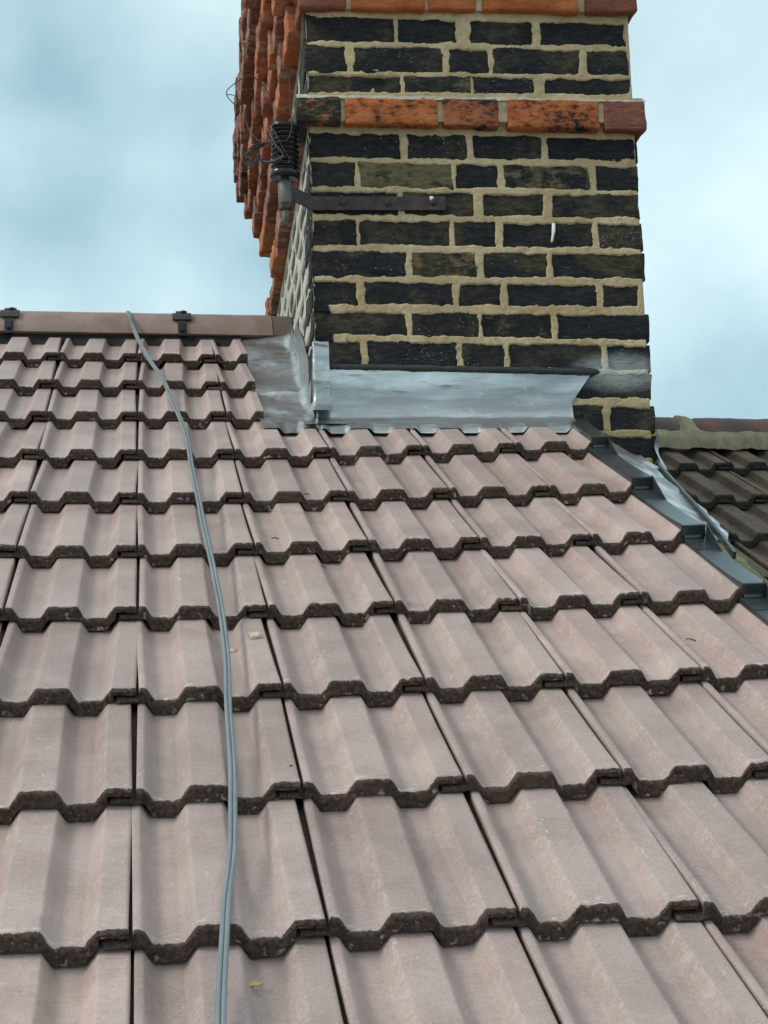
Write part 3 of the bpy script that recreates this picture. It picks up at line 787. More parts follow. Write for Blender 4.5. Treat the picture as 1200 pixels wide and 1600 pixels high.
# sloped weathering fillet on top of the band, and a few lumps squeezed out of the joints
V, F = [], []
us = np.linspace(-0.030, 0.792, 120)
for u in us:
    zt = 1.2405 - 0.004 * (u / 0.77)
    for (yy, zz) in ((-0.027, -0.004), (-0.022, 0.003), (-0.008, 0.010), (0.004, 0.018)):
        V.append((u, yy + 0.002 * fnoise((u, yy, 0), 60, 3), zt + zz + 0.0022 * fnoise((u, zz, 4), 45, 3)))
add('mortar', mesh_from('mortar_fillet', V, grid_faces(len(us), 4)), M['lime'], chimney)
# white drip on one of the bricks
V, F = tube([(0.562, -0.001, 0.946), (0.561, -0.003, 0.930), (0.5585, -0.0035, 0.918), (0.556, -0.003, 0.905), (0.555, -0.001, 0.901)], [0.004, 0.0046, 0.0032, 0.0028, 0.002], 8)
add('paint_drip', mesh_from('paint_drip', V, F), M['white'], chimney)

# ------------------------------------------------------------------ insulator on its bracket
brk = empty('insulator_bracket', chimney.matrix_basis @ Vector((-0.062, -0.03, 0.94)), CH_RZ)
brk.location = Matrix.Translation((0.404, 1.05, 0)) @ (Matrix.Rotation(CH_RZ, 4, 'Z') @ Vector((-0.062, -0.03, 0.0)))
tag(brk, 'rusty iron strap bracket holding a ribbed black reel insulator at the chimney corner', 'bracket')
OX, OY = 0.062, 0.03            # chimney corner in the bracket's own frame
def sweep_strap(path, h, th):
    V, F = [], []
    n = len(path)
    for k, (x, y, z) in enumerate(path):
        a = Vector(path[max(k - 1, 0)]); b = Vector(path[min(k + 1, n - 1)])
        t = (b - a); t.z = 0; t.normalize(); nr = Vector((t.y, -t.x, 0))
        for s, zz in ((0, -h / 2), (0, h / 2), (1, h / 2), (1, -h / 2)):
            V.append(Vector((x, y, z + zz)) + nr * (th * s) + Vector((0, 0, 0.0004 * fnoise((k, s, zz * 60), 3, 2))))
    for k in range(n - 1):
        for q in range(4):
            F.append((k * 4 + q, k * 4 + (q + 1) % 4, (k + 1) * 4 + (q + 1) % 4, (k + 1) * 4 + q))
    F += [(3, 2, 1, 0), tuple((n - 1) * 4 + q for q in range(4))]
    return V, F
path = [(OX + 0.308, OY - 0.003, 0.993), (OX + 0.2, OY - 0.003, 0.993), (OX + 0.1, OY - 0.003, 0.993), (OX + 0.015, OY - 0.003, 0.993), (OX - 0.001, OY - 0.005, 0.993),
        (OX - 0.012, OY - 0.010, 0.997), (OX - 0.030, OY - 0.019, 1.003), (OX - 0.048, OY - 0.027, 1.008), (0.004, -0.006, 1.010)]
V, F = sweep_strap(path[::-1], 0.032, 0.006)
add('strap', mesh_from('strap', V, F, smooth=False), M['iron'], brk)
for k, (u, z) in enumerate(((0.070, 0.994), (0.175, 0.994), (0.280, 0.995))):
    v, f = lathe([(0.0085, 0.0), (0.0082, 0.002), (0.006, 0.0045), (0.002, 0.0055)], 12)
    mw = Matrix.Translation((OX + u, OY - 0.009, z)) @ Matrix.Rotation(R(90), 4, 'X')
    s_ = add('screw', mesh_from('screw', v, f), M['iron'], brk, mw)
    v, f = plain_box(-0.0065, 0.0065, -0.0009, 0.0009, 0.0050, 0.0059)
    add('slot', mesh_from('slot', v, f, smooth=False), M['black'], s_, Matrix.Rotation(R(30 + 40 * k), 4, 'Z'))
    if k == 2:
        me = rough_box('lime_blob', 0.010, 0.006, 0.011, 0.003, 0.0018, 0.003, 77, 90)
        add('lime_blob', me, M['white'], brk, Matrix.Translation((OX + u - 0.003, OY - 0.014, z + 0.009)))
V, F = lathe([(0.0155, 0.984), (0.0165, 0.987), (0.0165, 1.033), (0.0155, 1.036), (0.010, 1.037)], 20)
add('socket', mesh_from('socket', V, F, sharp=40), M['steel'], brk)
V, F = lathe([(0.012, 0.968), (0.0175, 0.971), (0.0175, 0.984), (0.012, 0.985)], 6)
add('nut', mesh_from('nut', V, F, smooth=False), M['iron'], brk)
V, F = lathe([(0.004, 0.940), (0.0085, 0.946), (0.009, 0.960), (0.009, 1.060), (0.002, 1.062)], 14)
add('spindle', mesh_from('spindle', V, F, sharp=50), M['steel'], brk)
prof_i = [(0.012, 1.046), (0.030, 1.040), (0.0345, 1.043), (0.0350, 1.054), (0.033, 1.058)]
z = 1.060
for k in range(8):
    prof_i += [(0.0265, z + 0.0005), (0.0258, z + 0.003), (0.0265, z + 0.0055), (0.0318, z + 0.0065), (0.0330, z + 0.0085), (0.0318, z + 0.0105)]
    z += 0.0118
prof_i += [(0.031, 1.156), (0.0345, 1.158), (0.0350, 1.164), (0.031, 1.168), (0.010, 1.169)]
V, F = lathe(prof_i, 36)
ins = add('insulator', mesh_from('insulator', V, F, sharp=60), M['ceramic'], brk, Matrix.Rotation(R(2.5), 4, 'Y') @ Matrix.Translation((-0.046, 0, 0)))

# loose wires round the insulator
wire = empty('loose_wire', brk.location, CH_RZ)
tag(wire, 'tangle of thin dark wire looped round the black insulator', 'wire')
def wire_part(pts, r, name='strand', sub=7):
    V, F = tube(spline(pts, sub), r, 6)
    add(name, mesh_from(name, V, F), M['wire'], wire)
wire_part([(-0.006, -0.040, 1.120), (-0.05, -0.030, 1.118), (-0.075, -0.01, 1.150), (-0.10, 0.0, 1.205), (-0.128, 0.0, 1.242), (-0.112, 0.005, 1.268), (-0.075, 0.02, 1.296), (-0.058, 0.03, 1.292), (-0.03, 0.04, 1.262), (-0.02, 0.05, 1.22)], 0.0011)
wire_part([(-0.128, 0.0, 1.242), (-0.108, 0.0, 1.238), (-0.088, 0.004, 1.21), (-0.080, 0.0, 1.16), (-0.066, -0.004, 1.12)], 0.0010)
wire_part([(0.015, -0.034, 1.275), (0.014, -0.037, 1.20), (0.016, -0.040, 1.150), (0.006, -0.042, 1.122), (-0.014, -0.040, 1.116), (-0.034, -0.022, 1.126), (-0.038, -0.01, 1.150), (-0.020, -0.034, 1.172), (0.004, -0.036, 1.192)], 0.0011)
wire_part([(-0.036, -0.012, 1.158), (-0.030, -0.028, 1.135), (-0.020, -0.037, 1.108), (-0.008, -0.040, 1.092), (-0.002, -0.040, 1.078)], 0.0028, 'thick_strand')
wire_part([(-0.014, -0.038, 1.128), (-0.032, -0.02, 1.124), (-0.05, -0.012, 1.120), (-0.075, -0.006, 1.106), (-0.088, 0, 1.09)], 0.0026, 'thick_strand')
wire_part([(-0.002, -0.040, 1.082), (-0.024, -0.030, 1.074), (-0.044, -0.018, 1.076), (-0.056, -0.012, 1.086), (-0.060, -0.006, 1.100)], 0.0034, 'thick_strand')
for k in range(7):
    rs = random.Random(k + 5); a = rs.uniform(0, 0.012)
    wire_part([(-0.05 + a, -0.014, 1.112 + a), (-0.072, -0.012 - a, 1.104 + rs.uniform(-.008, .012)), (-0.088 + rs.uniform(-.008, .008), -0.006, 1.085 + rs.uniform(-.006, .01)), (-0.080, -0.010, 1.066 + rs.uniform(-.004, .01)), (-0.066 + rs.uniform(-.01, .006), -0.012, 1.075), (-0.058, -0.014, 1.094 + a)], 0.0012)
wire_part([(-0.034, -0.016, 1.160), (-0.022, -0.034, 1.140), (-0.004, -0.040, 1.100), (0.010, -0.038, 1.074), (0.000, -0.040, 1.066), (-0.018, -0.036, 1.086)], 0.0013)

# ------------------------------------------------------------------ lead flashing
def cl(v): return Matrix.Rotation(CH_RZ, 3, 'Z') @ Vector(v) + Vector((0.404, 1.05, 0))
def tile_n(x, s):
    """height of the tile surface above the lattice plane"""
    i = math.floor(s / G); f = s / G - i
    a = (x % W)
    return float(prof(np.array([min(a, 0.19)]))[0]) - DROP * f
flash = empty('lead_flashing', RP(0.40, 1.1, 0)); flash.location = (0, 0, 0)
tag(flash, 'bright new lead flashing dressed round the foot of the chimney', 'flashing')
# apron: strip up the front face, bent out over the tiles
V = []; us = np.linspace(-0.012, 0.628, 220); rows_ap = 22
for u in us:
    ztop = 0.606 - 0.022 * (u / 0.62) + 0.0012 * fnoise((u, 0, 0), 30, 3)
    for r in range(rows_ap):
        f = r / (rows_ap - 1)
        if f < 0.5:                      # upstand
            g = f / 0.5; z = ztop + (0.518 - ztop) * g
            y = -0.006 - 0.003 * g * g + 0.0016 * fnoise((u * 2.5, z * 7, 1), 6, 3)
            x_ = u
            if u > 0.578:                # the right end is cut on the slant
                lim = 0.580 + (0.628 - 0.580) * (1 - g)
                x_ = 0.578 + (u - 0.578) / (0.628 - 0.578) * (lim - 0.578)
            V.append(cl((x_, y, z)))
        else:
            g = (f - 0.5) / 0.5
            x_ = min(u, 0.580) if u <= 0.580 else 0.580 + (u - 0.580) * 0.02
            q = cl((x_, -0.006, 0)); s0 = (q.y - 0.004) / math.cos(RHO) - 0.004; s1 = s0 - 0.068 + 0.004 * fnoise((u, 5, 0), 14, 2)
            s = s0 + (s1 - s0) * g
            nn = tile_n(q.x, s)
            roll = -DROP * (s / G - math.floor(s / G))
            lvl = roll + 0.012
            press = max(0.0, (g - 0.45) / 0.55) ** 1.5
            n = lvl * (1 - press) + (nn * 0.62 + roll * 0.38 + 0.0045) * press + 0.004 * (1 - g)
            if g < 0.25:                 # rounded bend
                k = 1 - g / 0.25; n += 0.010 * k * k
            n += 0.0010 * fnoise((u * 3, s * 8, 2), 7, 2)
            V.append(RP(q.x, s, n))
add('apron', mesh_from('apron', V, grid_faces(len(us), rows_ap, True)), M['lead'], flash)
# sheet on the roof left of the chimney with its upstand against the side
V = []; ns, nu = 130, 46
for a in range(ns):
    s = 1.098 + (2.095 - 1.098) * a / (ns - 1)
    y = s * math.cos(RHO)
    v = max(-0.035, y - 1.05)
    xface = cl((-0.006, v, 0)).x
    for b in range(nu):
        f = b / (nu - 1)
        if f <= 0.72:
            g = f / 0.72
            x = 0.272 + (xface - 0.006 - 0.272) * g
            n = -0.020 + 0.0085 * math.sin(s * 21 + 2.5 * g + 1.3 * math.sin(s * 9)) * (0.3 + g) + 0.0022 * fnoise((x * 5, s * 9, 0), 3, 3)
            n += 0.010 * max(0, (g - 0.88) / 0.12) ** 2
            if s < 1.24:
                k = min(1.0, (1.24 - s) / 0.06); roll = -DROP * (min(s, 1.189) / G - 3)
                nn = tile_n(x, min(s, 1.188)); pr = max(0.0, min(1.0, (1.15 - s) / 0.05))
                tgt = (roll + 0.011) * (1 - pr) + (nn * 0.7 + roll * 0.3 + 0.004) * pr
                n = n * (1 - k) + tgt * k + 0.0015 * fnoise((x * 9, s * 9, 4), 5, 2)
            V.append(RP(x, s, n))
        else:
            g = (f - 0.72) / 0.28
            q = RP(xface - 0.006, s, -0.006)
            hgt = (0.088 + 0.006 * math.sin(s * 13)) * max(0.25, min(1.0, (2.02 - s) / 0.18))
            if v <= 0.0: hgt *= 0.25
            dx = 0.006 * min(1, g * 4) + 0.0008 * fnoise((s * 2, g * 2, 7), 2, 2)
            V.append(Vector((q.x + dx, q.y, q.z + hgt * g)))
add('side_sheet', mesh_from('side_sheet', V, grid_faces(ns, nu)), M['lead'], flash)
# corner piece folded round the front-left arris
V = []; nz_, nu_ = 26, 14
for a in range(nz_):
    z = 0.668 + (0.505 - 0.668) * a / (nz_ - 1)
    for b in range(nu_):
        u = -0.018 + (0.036 + 0.018) * b / (nu_ - 1)
        wv = 0.0015 * fnoise((u * 20, z * 20, 3), 2, 3)
        kick = 0.030 * max(0.0, (0.545 - z) / 0.04) ** 1.6
        bulge = 0.004 * math.sin(min(1, max(0, (0.668 - z) / 0.15)) * math.pi)
        if u < 0: V.append(cl((-0.009 - kick * 0.55 - wv - bulge * 0.5, -0.0115 - u * -1.0 * -1.0 - kick * 0.4, z)))
        else: V.append(cl((u - 0.009 - kick * 0.35 * (1 - u / 0.036), -0.0115 - kick - wv - bulge, z)))
add('corner_patch', mesh_from('corner_patch', V, grid_faces(nz_, nu_, True)), M['lead'], flash)
V, F = [], []
for a in range(6):
    for b in range(10):
        V.append(cl((-0.008 + 0.032 * b / 9, -0.0145 - 0.003 * math.sin(a / 5 * math.pi), 0.6705 - 0.011 * a / 5 - 0.0006 * b)))
add('folded_tab', mesh_from('folded_tab', V, grid_faces(6, 10, True)), M['lead'], flash)
# kicked-out foot under the corner
V = []
for a in range(16):
    g = a / 15
    for b in range(16):
        h = b / 15
        x = 0.372 + 0.10 * h; s = 1.205 - 0.105 * g
        roll = -DROP * (min(s, 1.189) / G - 3)
        n = roll + 0.012 + 0.014 * (1 - g) * math.sin(h * math.pi) + 0.002 * fnoise((x * 30, s * 30, 0), 1, 2)
        V.append(RP(x + 0.012 * g * (h - 0.2), s, n))
add('corner_foot', mesh_from('corner_foot', V, grid_faces(16, 16)), M['lead'], flash)
# bead of dark sealant along the top of the apron
V = []; us = np.linspace(0.026, 0.652, 170)
for u in us:
    zc = 0.6125 - 0.019 * (u / 0.62) + 0.0012 * fnoise((u, 2, 0), 22, 3)
    hh = 0.0085 + 0.0028 * fnoise((u, 6, 0), 26, 3) + (0.002 if u > 0.6 else 0)
    end = min(1.0, (0.654 - u) / 0.02, (u - 0.024) / 0.006); end = max(0.05, end) ** 0.5
    for q in range(7):
        a = R(-90 + 180 * q / 6)
        V.append(cl((u, -0.001 - 0.0085 * math.cos(a) * end - 0.001 * fnoise((u, q, 0), 60, 2), zc + hh * end * math.sin(a) * (1.2 if q < 2 else 1))))
o = add('sealant_bead', mesh_from('sealant_bead', V, grid_faces(len(us), 7)), M['sealant'], flash)
o['label'] = 'dark sealant bead along the top of the lead apron'

# ------------------------------------------------------------------ plastic verge caps
verge = empty('dry_verge', RP(0.98, 0, 0)); verge.location = (0, 0, 0)
tag(verge, 'run of dark grey plastic verge caps stepping down the right edge of the roof', 'verge trim')
def cap_mesh():
    Wc = 0.043; Lc = G + 0.02; parts = []
    ys = np.linspace(0, Lc, 15)
    def topz(y): return 0.0105 + 0.006 * math.exp(-(y / 0.012) ** 2) * 0 - 0.005 * math.sin(min(1, y / G) * math.pi)
    V = []
    for y in ys:
        z = topz(y)
        for (x, dz) in ((0.000, -0.0115), (0.000, -0.001), (0.0012, 0.0), (Wc - 0.003, 0.0004), (Wc - 0.001, 0.0), (Wc, -0.0015), (Wc + 0.001, -0.075)):
            V.append((x, y, z + dz))
    parts.append((V, grid_faces(len(ys), 7)))
    # front plate with a rolled lip at its foot
    V = []
    xs = [0.0, 0.0015, Wc - 0.0015, Wc]
    prf = [(0.0, 0.0105), (-0.0012, 0.0092), (-0.0016, -0.004), (-0.0020, -0.0075), (-0.0050, -0.0085), (-0.0075, -0.0115), (-0.0078, -0.0180), (-0.0060, -0.0185), (-0.0030, -0.0195), (0.004, -0.0195)]
    for x in xs[:]:
        ins_ = 0.0008 if x in (0.0, Wc) else 0.0
        for (y, z) in prf:
            xx = x
            if z < -0.006: xx = 0.003 + (x / Wc) * (Wc - 0.012)
            V.append((xx, y + ins_, z))
    parts.append((V, grid_faces(4, len(prf))))
    V = [(0.0, 0.0, 0.0105), (Wc, 0.0, 0.0105), (Wc, 0.0, -0.024), (0.0, 0.0, -0.024)]
    V += [(x, 0.004, z) for x, _, z in V]
    parts.append((V, [(0, 3, 2, 1), (4, 5, 6, 7), (0, 1, 5, 4), (1, 2, 6, 5), (2, 3, 7, 6), (3, 0, 4, 7)]))
    # shallow cross steps and the triangular web near the head
    for y in (0.232,):
        v, f = plain_box(0.001, Wc - 0.001, y, y + 0.0025, topz(y) - 0.002, topz(y) + 0.0009)
        parts.append((v, f))
    x0, x1 = Wc - 0.0022, Wc
    tri = [(0.215, topz(0.215) + 0.0005), (0.305, topz(0.305) - 0.001), (0.305, topz(0.305) + 0.026)]
    V = [(x, y, z) for x in (x0, x1) for (y, z) in tri]
    parts.append((V, [(0, 1, 2), (5, 4, 3), (0, 3, 4, 1), (1, 4, 5, 2), (2, 5, 3, 0)]))
    V, F = join(parts)
    return mesh_from('verge_cap', V, F, sharp=35)
CAP = cap_mesh(); CAP.materials.append(M['verge'])
for i in range(4, 12):
    rs = random.Random(i)
    m = tile_matrix(i, 4, rs)
    # straighten the scale and sit on the tile edge
    ex = Vector((m[0][0], m[1][0], m[2][0])).normalized()
    for r in range(3): m[r][0] = ex[r]
    p = corner(i, 4) + ex * (0.1665 + rs.uniform(-0.001, 0.001)) - SV * 0.004
    for r in range(3): m[r][3] = p[r]
    c = add('verge_cap', CAP, None, verge, m)
# flat nib at the head of the topmost cap
p = corner(4, 4)
V = [RP(0.925, 1.215, 0.008), RP(0.972, 1.165, 0.006), RP(0.975, 1.212, 0.010), RP(0.985, 1.235, 0.012)]
V2 = [q - NV * 0.003 for q in V]
add('cap_nib', mesh_from('cap_nib', V + V2, [(0, 1, 2, 3), (7, 6, 5, 4), (0, 4, 5, 1), (1, 5, 6, 2), (2, 6, 7, 3), (3, 7, 4, 0)], smooth=False), M['verge'], verge)

# ------------------------------------------------------------------ party wall between the roofs, its lead and moss
def ramp_n(x): return -0.02 - 0.5 * (x - 1.0)
wall = empty('party_wall', RP(1.1, 0, -0.3)); wall.location = (0, 0, 0)
tag(wall, 'mossy mortar-topped party wall between the two roofs', 'wall')
V = []; ss = np.linspace(-1.9, 1.06, 150); xs = [0.985, 1.01, 1.04, 1.07, 1.10, 1.125, 1.145, 1.158, 1.166, 1.168, 1.168]
for s in ss:
    for k, x in enumerate(xs):
        n = ramp_n(x) - 0.012 + 0.006 * fnoise((x * 20, s * 20, 0), 1, 4)
        if k == 0: n -= 0.05
        if k >= 8: n = ramp_n(1.166) - 0.012 - (0.02, 0.1, 0.5)[k - 8]
        V.append(RP(x + (0.006 * fnoise((s * 18, k, 3), 1, 3) if 5 < k else 0), s, n))
add('mortar_capping', mesh_from('mortar_capping', V, grid_faces(len(ss), len(xs), True)), M['moss'], wall)
v, f = plain_box(0.975, 1.15, -1.75, 1.02, -7.2, -1.0)
V, F = [], []
for x in (0.99, 1.15):
    for y, z in ((-1.7, -7.2), (1.0, -7.2), (1.0, RP(0, 1.0 / math.cos(RHO), -0.2).z), (-1.7, RP(0, -1.7 / math.cos(RHO), -0.2).z)):
        V.append((x, y, z))
F = [(0, 1, 2, 3), (7, 6, 5, 4), (0, 4, 5, 1), (1, 5, 6, 2), (2, 6, 7, 3), (3, 7, 4, 0)]
add('brickwork', mesh_from('brickwork', V, F, smooth=False), M['house'], wall)
gut = empty('lead_gutter', RP(1.1, 0.7, 0)); gut.location = (0, 0, 0)
tag(gut, 'crumpled lead sheet lapping from the verge towards the dark neighbouring roof', 'lead sheet')
EDGE = [(1.06, 1.182), (1.024, 1.176), (0.992, 1.194), (0.93, 1.181), (0.859, 1.178), (0.80, 1.192), (0.758, 1.196), (0.70, 1.186), (0.666, 1.187), (0.60, 1.176), (0.53, 1.150), (0.505, 1.128), (0.49, 1.10)]
es = [q[0] for q in EDGE][::-1]; ex_ = [q[1] for q in EDGE][::-1]
V = []; ns, nx = 70, 18
for a in range(ns):
    s = 0.46 + (1.06 - 0.46) * a / (ns - 1)
    xr = float(np.interp(s, es, ex_)) if s > 0.49 else 1.10 - (0.49 - s) * 0.8
    xr += 0.004 * fnoise((s, 0, 9), 40, 2)
    for b in range(nx):
        g = b / (nx - 1); x = 1.0 + (xr - 1.0) * g
        n = ramp_n(x) + 0.004 + 0.004 * fnoise((x * 10, s * 10, 2), 2, 3) + 0.008 * math.exp(-((g - 0.72) / 0.06) ** 2)
        if g > 0.9: n -= 0.012 * ((g - 0.9) / 0.1) ** 2 * (1 + 0.8 * math.sin(s * 70))
        V.append(RP(x, s, n))
add('sheet', mesh_from('sheet', V, grid_faces(ns, nx, True)), M['lead'], gut)
LN = [(1.166, 1.03), (1.155, 0.94), (1.142, 0.80), (1.128, 0.66), (1.110, 0.50), (1.092, 0.39), (1.078, 0.31)]
pts = [RP(x, s, ramp_n(x) + 0.014) for x, s in LN]
V, F = [], []
for q in spline(pts, 6):
    for dx, dn in ((-0.0030, -0.010), (-0.0030, 0.004), (0.0030, 0.004), (0.0030, -0.010)):
        V.append(q + XV * dx + NV * dn)
nq = len(V) // 4
for k in range(nq - 1):
    for q in range(4): F.append((k * 4 + q, k * 4 + (q + 1) % 4, (k + 1) * 4 + (q + 1) % 4, (k + 1) * 4 + q))
F += [(0, 1, 2, 3), tuple((nq - 1) * 4 + q for q in (3, 2, 1, 0))]
add('edge_strip', mesh_from('edge_strip', V, F, smooth=False), M['verge'], gut)
# lead soaker turned up against the right-hand corner of the chimney
V = []
for a in range(20):
    g = a / 19
    for b in range(5):
        z = 0.352 + 0.12 * g
        V.append(Vector((1.178 + 0.006 * math.sin(g * 9) + 0.016 * (1 - g) * b / 4 + 0.002 * b, 1.012 + 0.02 * b / 4, z - 0.012 * b / 4)))
add('soaker', mesh_from('soaker', V, grid_faces(20, 5, True)), M['lead'], gut)

# ------------------------------------------------------------------ the neighbouring roof
nb = empty('neighbour_roof', (0, 0, 0))
tag(nb, 'lower neighbouring roof of dark weathered lichen-spotted tiles behind the chimney', 'roof')
NH = -0.30
OLDV = [VAR[k].copy() for k in range(4)]
for m_ in OLDV: m_.materials.clear(); m_.materials.append(M['old_tile'])
S0 = (RP(0, 0, 0) * 0 + Vector((0, 1.711, 0.487))).dot(SV)
for r in range(0, 8):
    for j in range(-2, 6):
        rs = random.Random(r * 31 + j + 900)
        p = RP(1.605 + (j) * W + rs.uniform(-0.003, 0.003), S0 - r * G + rs.uniform(-0.006, 0.006), NH + rs.uniform(-0.003, 0.003))
        up = (SV * math.cos(TILT) - NV * math.sin(TILT) + XV * rs.uniform(-0.012, 0.012)).normalized()
        ex = (XV - up * XV.dot(up)).normalized(); nz = ex.cross(up)
        m = Matrix.Identity(4)
        for q in range(3): m[q][0] = ex[q]; m[q][1] = up[q]; m[q][2] = nz[q]; m[q][3] = p[q]
        add('roof_tile', OLDV[rs.randrange(4)], None, nb, m)
nbs = 1.97 / math.cos(RHO)
add('underlay', mesh_from('underlay', *plate([RP(1.17, -1.95, NH - 0.07), RP(2.9, -1.95, NH - 0.07), RP(2.9, 2.05, NH - 0.07), RP(1.17, 2.05, NH - 0.07)], 0.02, NV), smooth=False), M['membrane'], nb)
zr2 = RP(0, 2.05, NH - 0.07)
bk = [Vector((1.17, zr2.y + 0.002, zr2.z)), Vector((2.9, zr2.y + 0.002, zr2.z)), Vector((2.9, zr2.y + 3.4, zr2.z - 1.6)), Vector((1.17, zr2.y + 3.4, zr2.z - 1.6))]
add('rear_slope', mesh_from('rear_slope', *plate(bk, 0.02, NB), smooth=False), M['old_tile'], nb)
# ridge: half-round tiles bedded in mortar
def nb_ridge(x0, x1, seed):
    V = []; xs = np.linspace(x0, x1, 22); na = 18; rr0 = 0.115
    ph = rnd.uniform(0, 9)
    for x in xs:
        zt = 0.659 - 0.030 * (x - 1.518)
        c = Vector((x, 1.955, zt - rr0))
        e = min(x - x0, x1 - x)
        for k in range(na):
            a = R(-70 + 140 * k / (na - 1))
            rr = rr0 - 0.006 * max(0, 1 - e / 0.006) + 0.003 * fnoise((x * 12 + seed, a * 3, 0), 1, 3)
            V.append(c + Vector((0.004 * fnoise((a * 4, seed, x * 0), 1, 2), rr * math.sin(a), rr * math.cos(a))))
    m = mesh_from('ridge_tile', V, grid_faces(len(xs), na, True))
    add('ridge_tile', m, M['old_ridge'], nb)
nb_ridge(1.28, 1.538, 2.0); nb_ridge(1.578, 2.03, 4.0); nb_ridge(2.05, 2.5, 6.0)
V = []; xs = np.linspace(1.2, 2.6, 240)
for x in xs:
    zt = 0.659 - 0.030 * (x - 1.518)
    gap = max(math.exp(-((x - 1.558 + 0.004 * math.sin(x * 90)) / 0.020) ** 4), math.exp(-((x - 2.04) / 0.012) ** 4))
    c = Vector((x, 1.955, zt - 0.115))
    for k in range(11):
        if k < 3:
            y = (1.836, 1.831, 1.838)[k]; z = zt + (-0.110, -0.084, -0.060)[k]
        else:
            a = R(62 - (62 + 6) * (k - 3) / 7)
            rr = 0.109 + 0.010 * gap + (0.008 if k == 3 else 0)
            y = c.y - rr * math.sin(a); z = c.z + rr * math.cos(a)
        V.append((x, y + 0.004 * fnoise((x * 30, k, 5), 1, 3), z + 0.006 * fnoise((x * 20, k * 0.6, 0), 1, 3)))
add('bedding_mortar', mesh_from('bedding_mortar', V, grid_faces(len(xs), 11)), M['bedding'], nb)

# ------------------------------------------------------------------ twin cable
CABLE = [(0.003, 1.926), (0.027, 1.717), (0.061, 1.472), (0.086, 1.194), (0.104, 0.977), (0.108, 0.738), (0.113, 0.568), (0.118, 0.379), (0.124, 0.211), (0.128, 0.06), (0.13, -0.075), (0.129, -0.221), (0.123, -0.37), (0.12, -0.52), (0.115, -0.635), (0.108, -0.752), (0.098, -0.843), (0.091, -0.926), (0.081, -1.061), (0.074, -1.22), (0.066, -1.5)]
cab = empty('twin_cable', (0, 0, 0))
tag(cab, 'pale blue-grey twin cable trailing from the ridge down over the tiles', 'cable')
rt = ridge_pt(-0.028)
pts = [Vector((-0.05, 2.35, 0.78)), Vector((-0.042, 2.12, 0.925)), Vector((-0.034, 2.04, 0.968)), rt + Vector((0, -0.005, 0.0055)), Vector((-0.022, 1.90, 0.948)), Vector((-0.014, 1.855, 0.908))]
for x, s in CABLE:
    j = x / W; i = 7 - s / G
    f = s / G - math.floor(s / G)
    pts.append(RP(x, s, sag(i, j) + 0.0062 - 0.004 * math.sin(math.pi * f)))
sp = spline(pts, 7)
# keep clear of the tile lips
for q in sp:
    s = q.dot(SV)
    if s < 1.95:
        lim = sag(7 - s / G, q.x / W) - DROP * (s / G - math.floor(s / G)) + 0.0062
        n = q.dot(NV)
        if n < lim: q += NV * (lim - n)
for side in (-1, 1):
    P = []
    for k, q in enumerate(sp):
        t = (sp[min(k + 1, len(sp) - 1)] - sp[max(k - 1, 0)]).normalized()
        up = NV if q.y < 1.86 else Vector((0, 0, 1))
        sd = t.cross(up).normalized()
        tw = 0.35 * math.sin(k * 0.11)
        P.append(q + (sd * math.cos(tw) + up * math.sin(tw) * 0.6) * (0.00265 * side))
    V, F = tube(P, 0.0028, 9)
    add('strand', mesh_from('strand', V, F), M['cable'], cab)

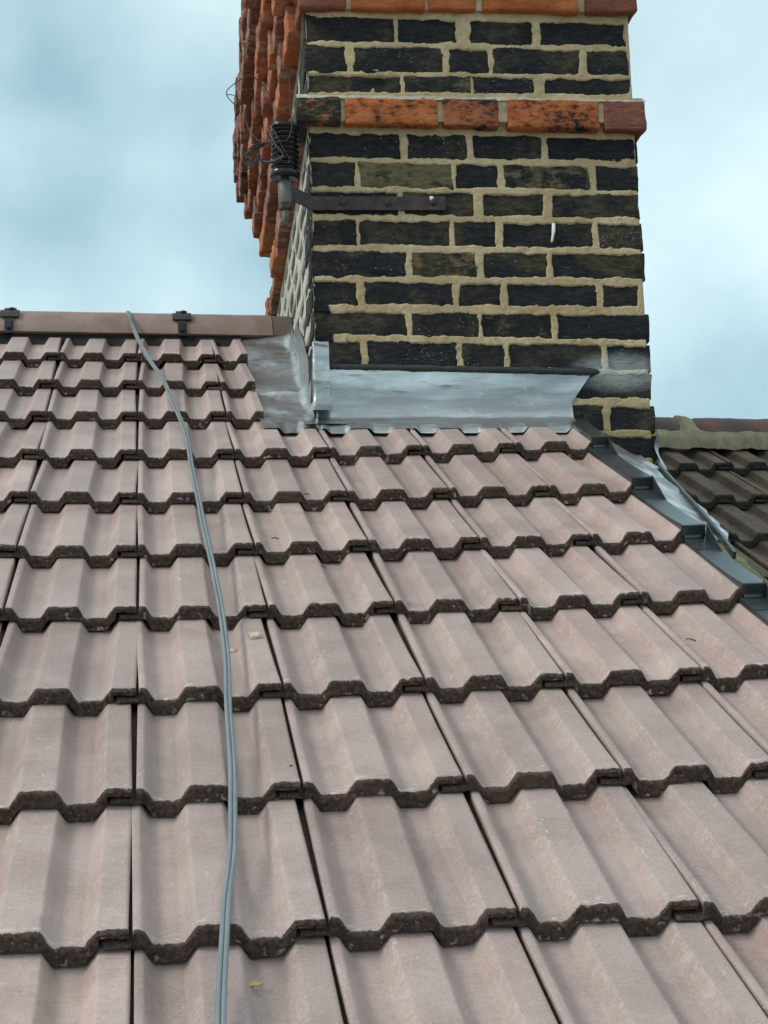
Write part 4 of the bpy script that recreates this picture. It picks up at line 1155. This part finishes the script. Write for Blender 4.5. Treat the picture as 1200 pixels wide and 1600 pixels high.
# ------------------------------------------------------------------ small debris on the tiles
def on_tile(x, s, up=0.0):
    return RP(x, s, tile_n(x, s) + sag(7 - s / G, x / W) + up)
def crumb(x, s, d, seed, label):
    me = rough_box('mortar_crumb', d[0], d[1], d[2], d[2] / 2.2, d[2] * 0.28, d[2] * 0.3, seed, 160)
    rs = random.Random(seed)
    o = add('mortar_crumb', me, M['crumb'], None, Matrix.Translation(on_tile(x, s, d[2] * 0.4)) @ Matrix.Rotation(RHO, 4, 'X') @ Matrix.Rotation(rs.uniform(-0.6, 0.6), 4, 'Z'))
    tag(o, label, 'crumb', 'crumbs on the tiles')
crumb(0.178, -0.103, (0.017, 0.020, 0.007), 501, 'larger pale mortar crumb lying right of the cable, below the tile joint')
crumb(0.141, -0.112, (0.012, 0.012, 0.005), 502, 'smaller pale mortar crumb lying right beside the cable')
# leaf: a small curled blade
V = []
for a in range(9):
    g = a / 8; wd = 0.0042 * math.sin(math.pi * min(1, g * 0.95 + 0.03)) ** 0.8
    for b in (-1, -0.4, 0.4, 1):
        V.append((0.017 * (g - 0.5), wd * b, 0.0012 + 0.0018 * abs(b) + 0.002 * math.sin(g * 3)))
V += [(x, y, z - 0.0006) for x, y, z in V]
F = grid_faces(9, 4) + [tuple(q + 36 for q in f[::-1]) for f in grid_faces(9, 4)]
o = add('dry_leaf', mesh_from('dry_leaf', V, F), M['leaf'], None, Matrix.Translation(on_tile(0.119, -0.956, 0.0015)) @ Matrix.Rotation(RHO, 4, 'X') @ Matrix.Rotation(0.15, 4, 'Z'))
tag(o, 'tiny dry yellow leaf on the bottom course beside the cable', 'leaf')
TW = [(0.324, 0.629, 0.3, 0.016, 'fine dark twig lying in a trough, second course below the lead apron'), (0.245, 0.384, -0.2, 0.014, 'fine dark twig lying in a trough, third course below the lead apron'),
      (0.315, 0.235, -0.9, 0.012, 'short dark twig against a tile roll, fourth course below the lead apron'), (0.846, -0.126, -0.5, 0.016, 'dark twig in a trough near the right verge'), (0.192, -0.541, 1.0, 0.006, 'dark speck of grit in a trough right of the cable')]
for x, s, rz, ln, lb in TW:
    V, F = tube(spline([(-ln / 2, 0, 0), (0, 0.0012, 0.0008), (ln / 2, -0.0006, 0)], 4), 0.0009, 5)
    o = add('twig', mesh_from('twig', V, F), M['twig'], None, Matrix.Translation(on_tile(x, s, 0.0012)) @ Matrix.Rotation(RHO, 4, 'X') @ Matrix.Rotation(rz, 4, 'Z'))
    tag(o, lb, 'twig', 'twigs on the tiles')
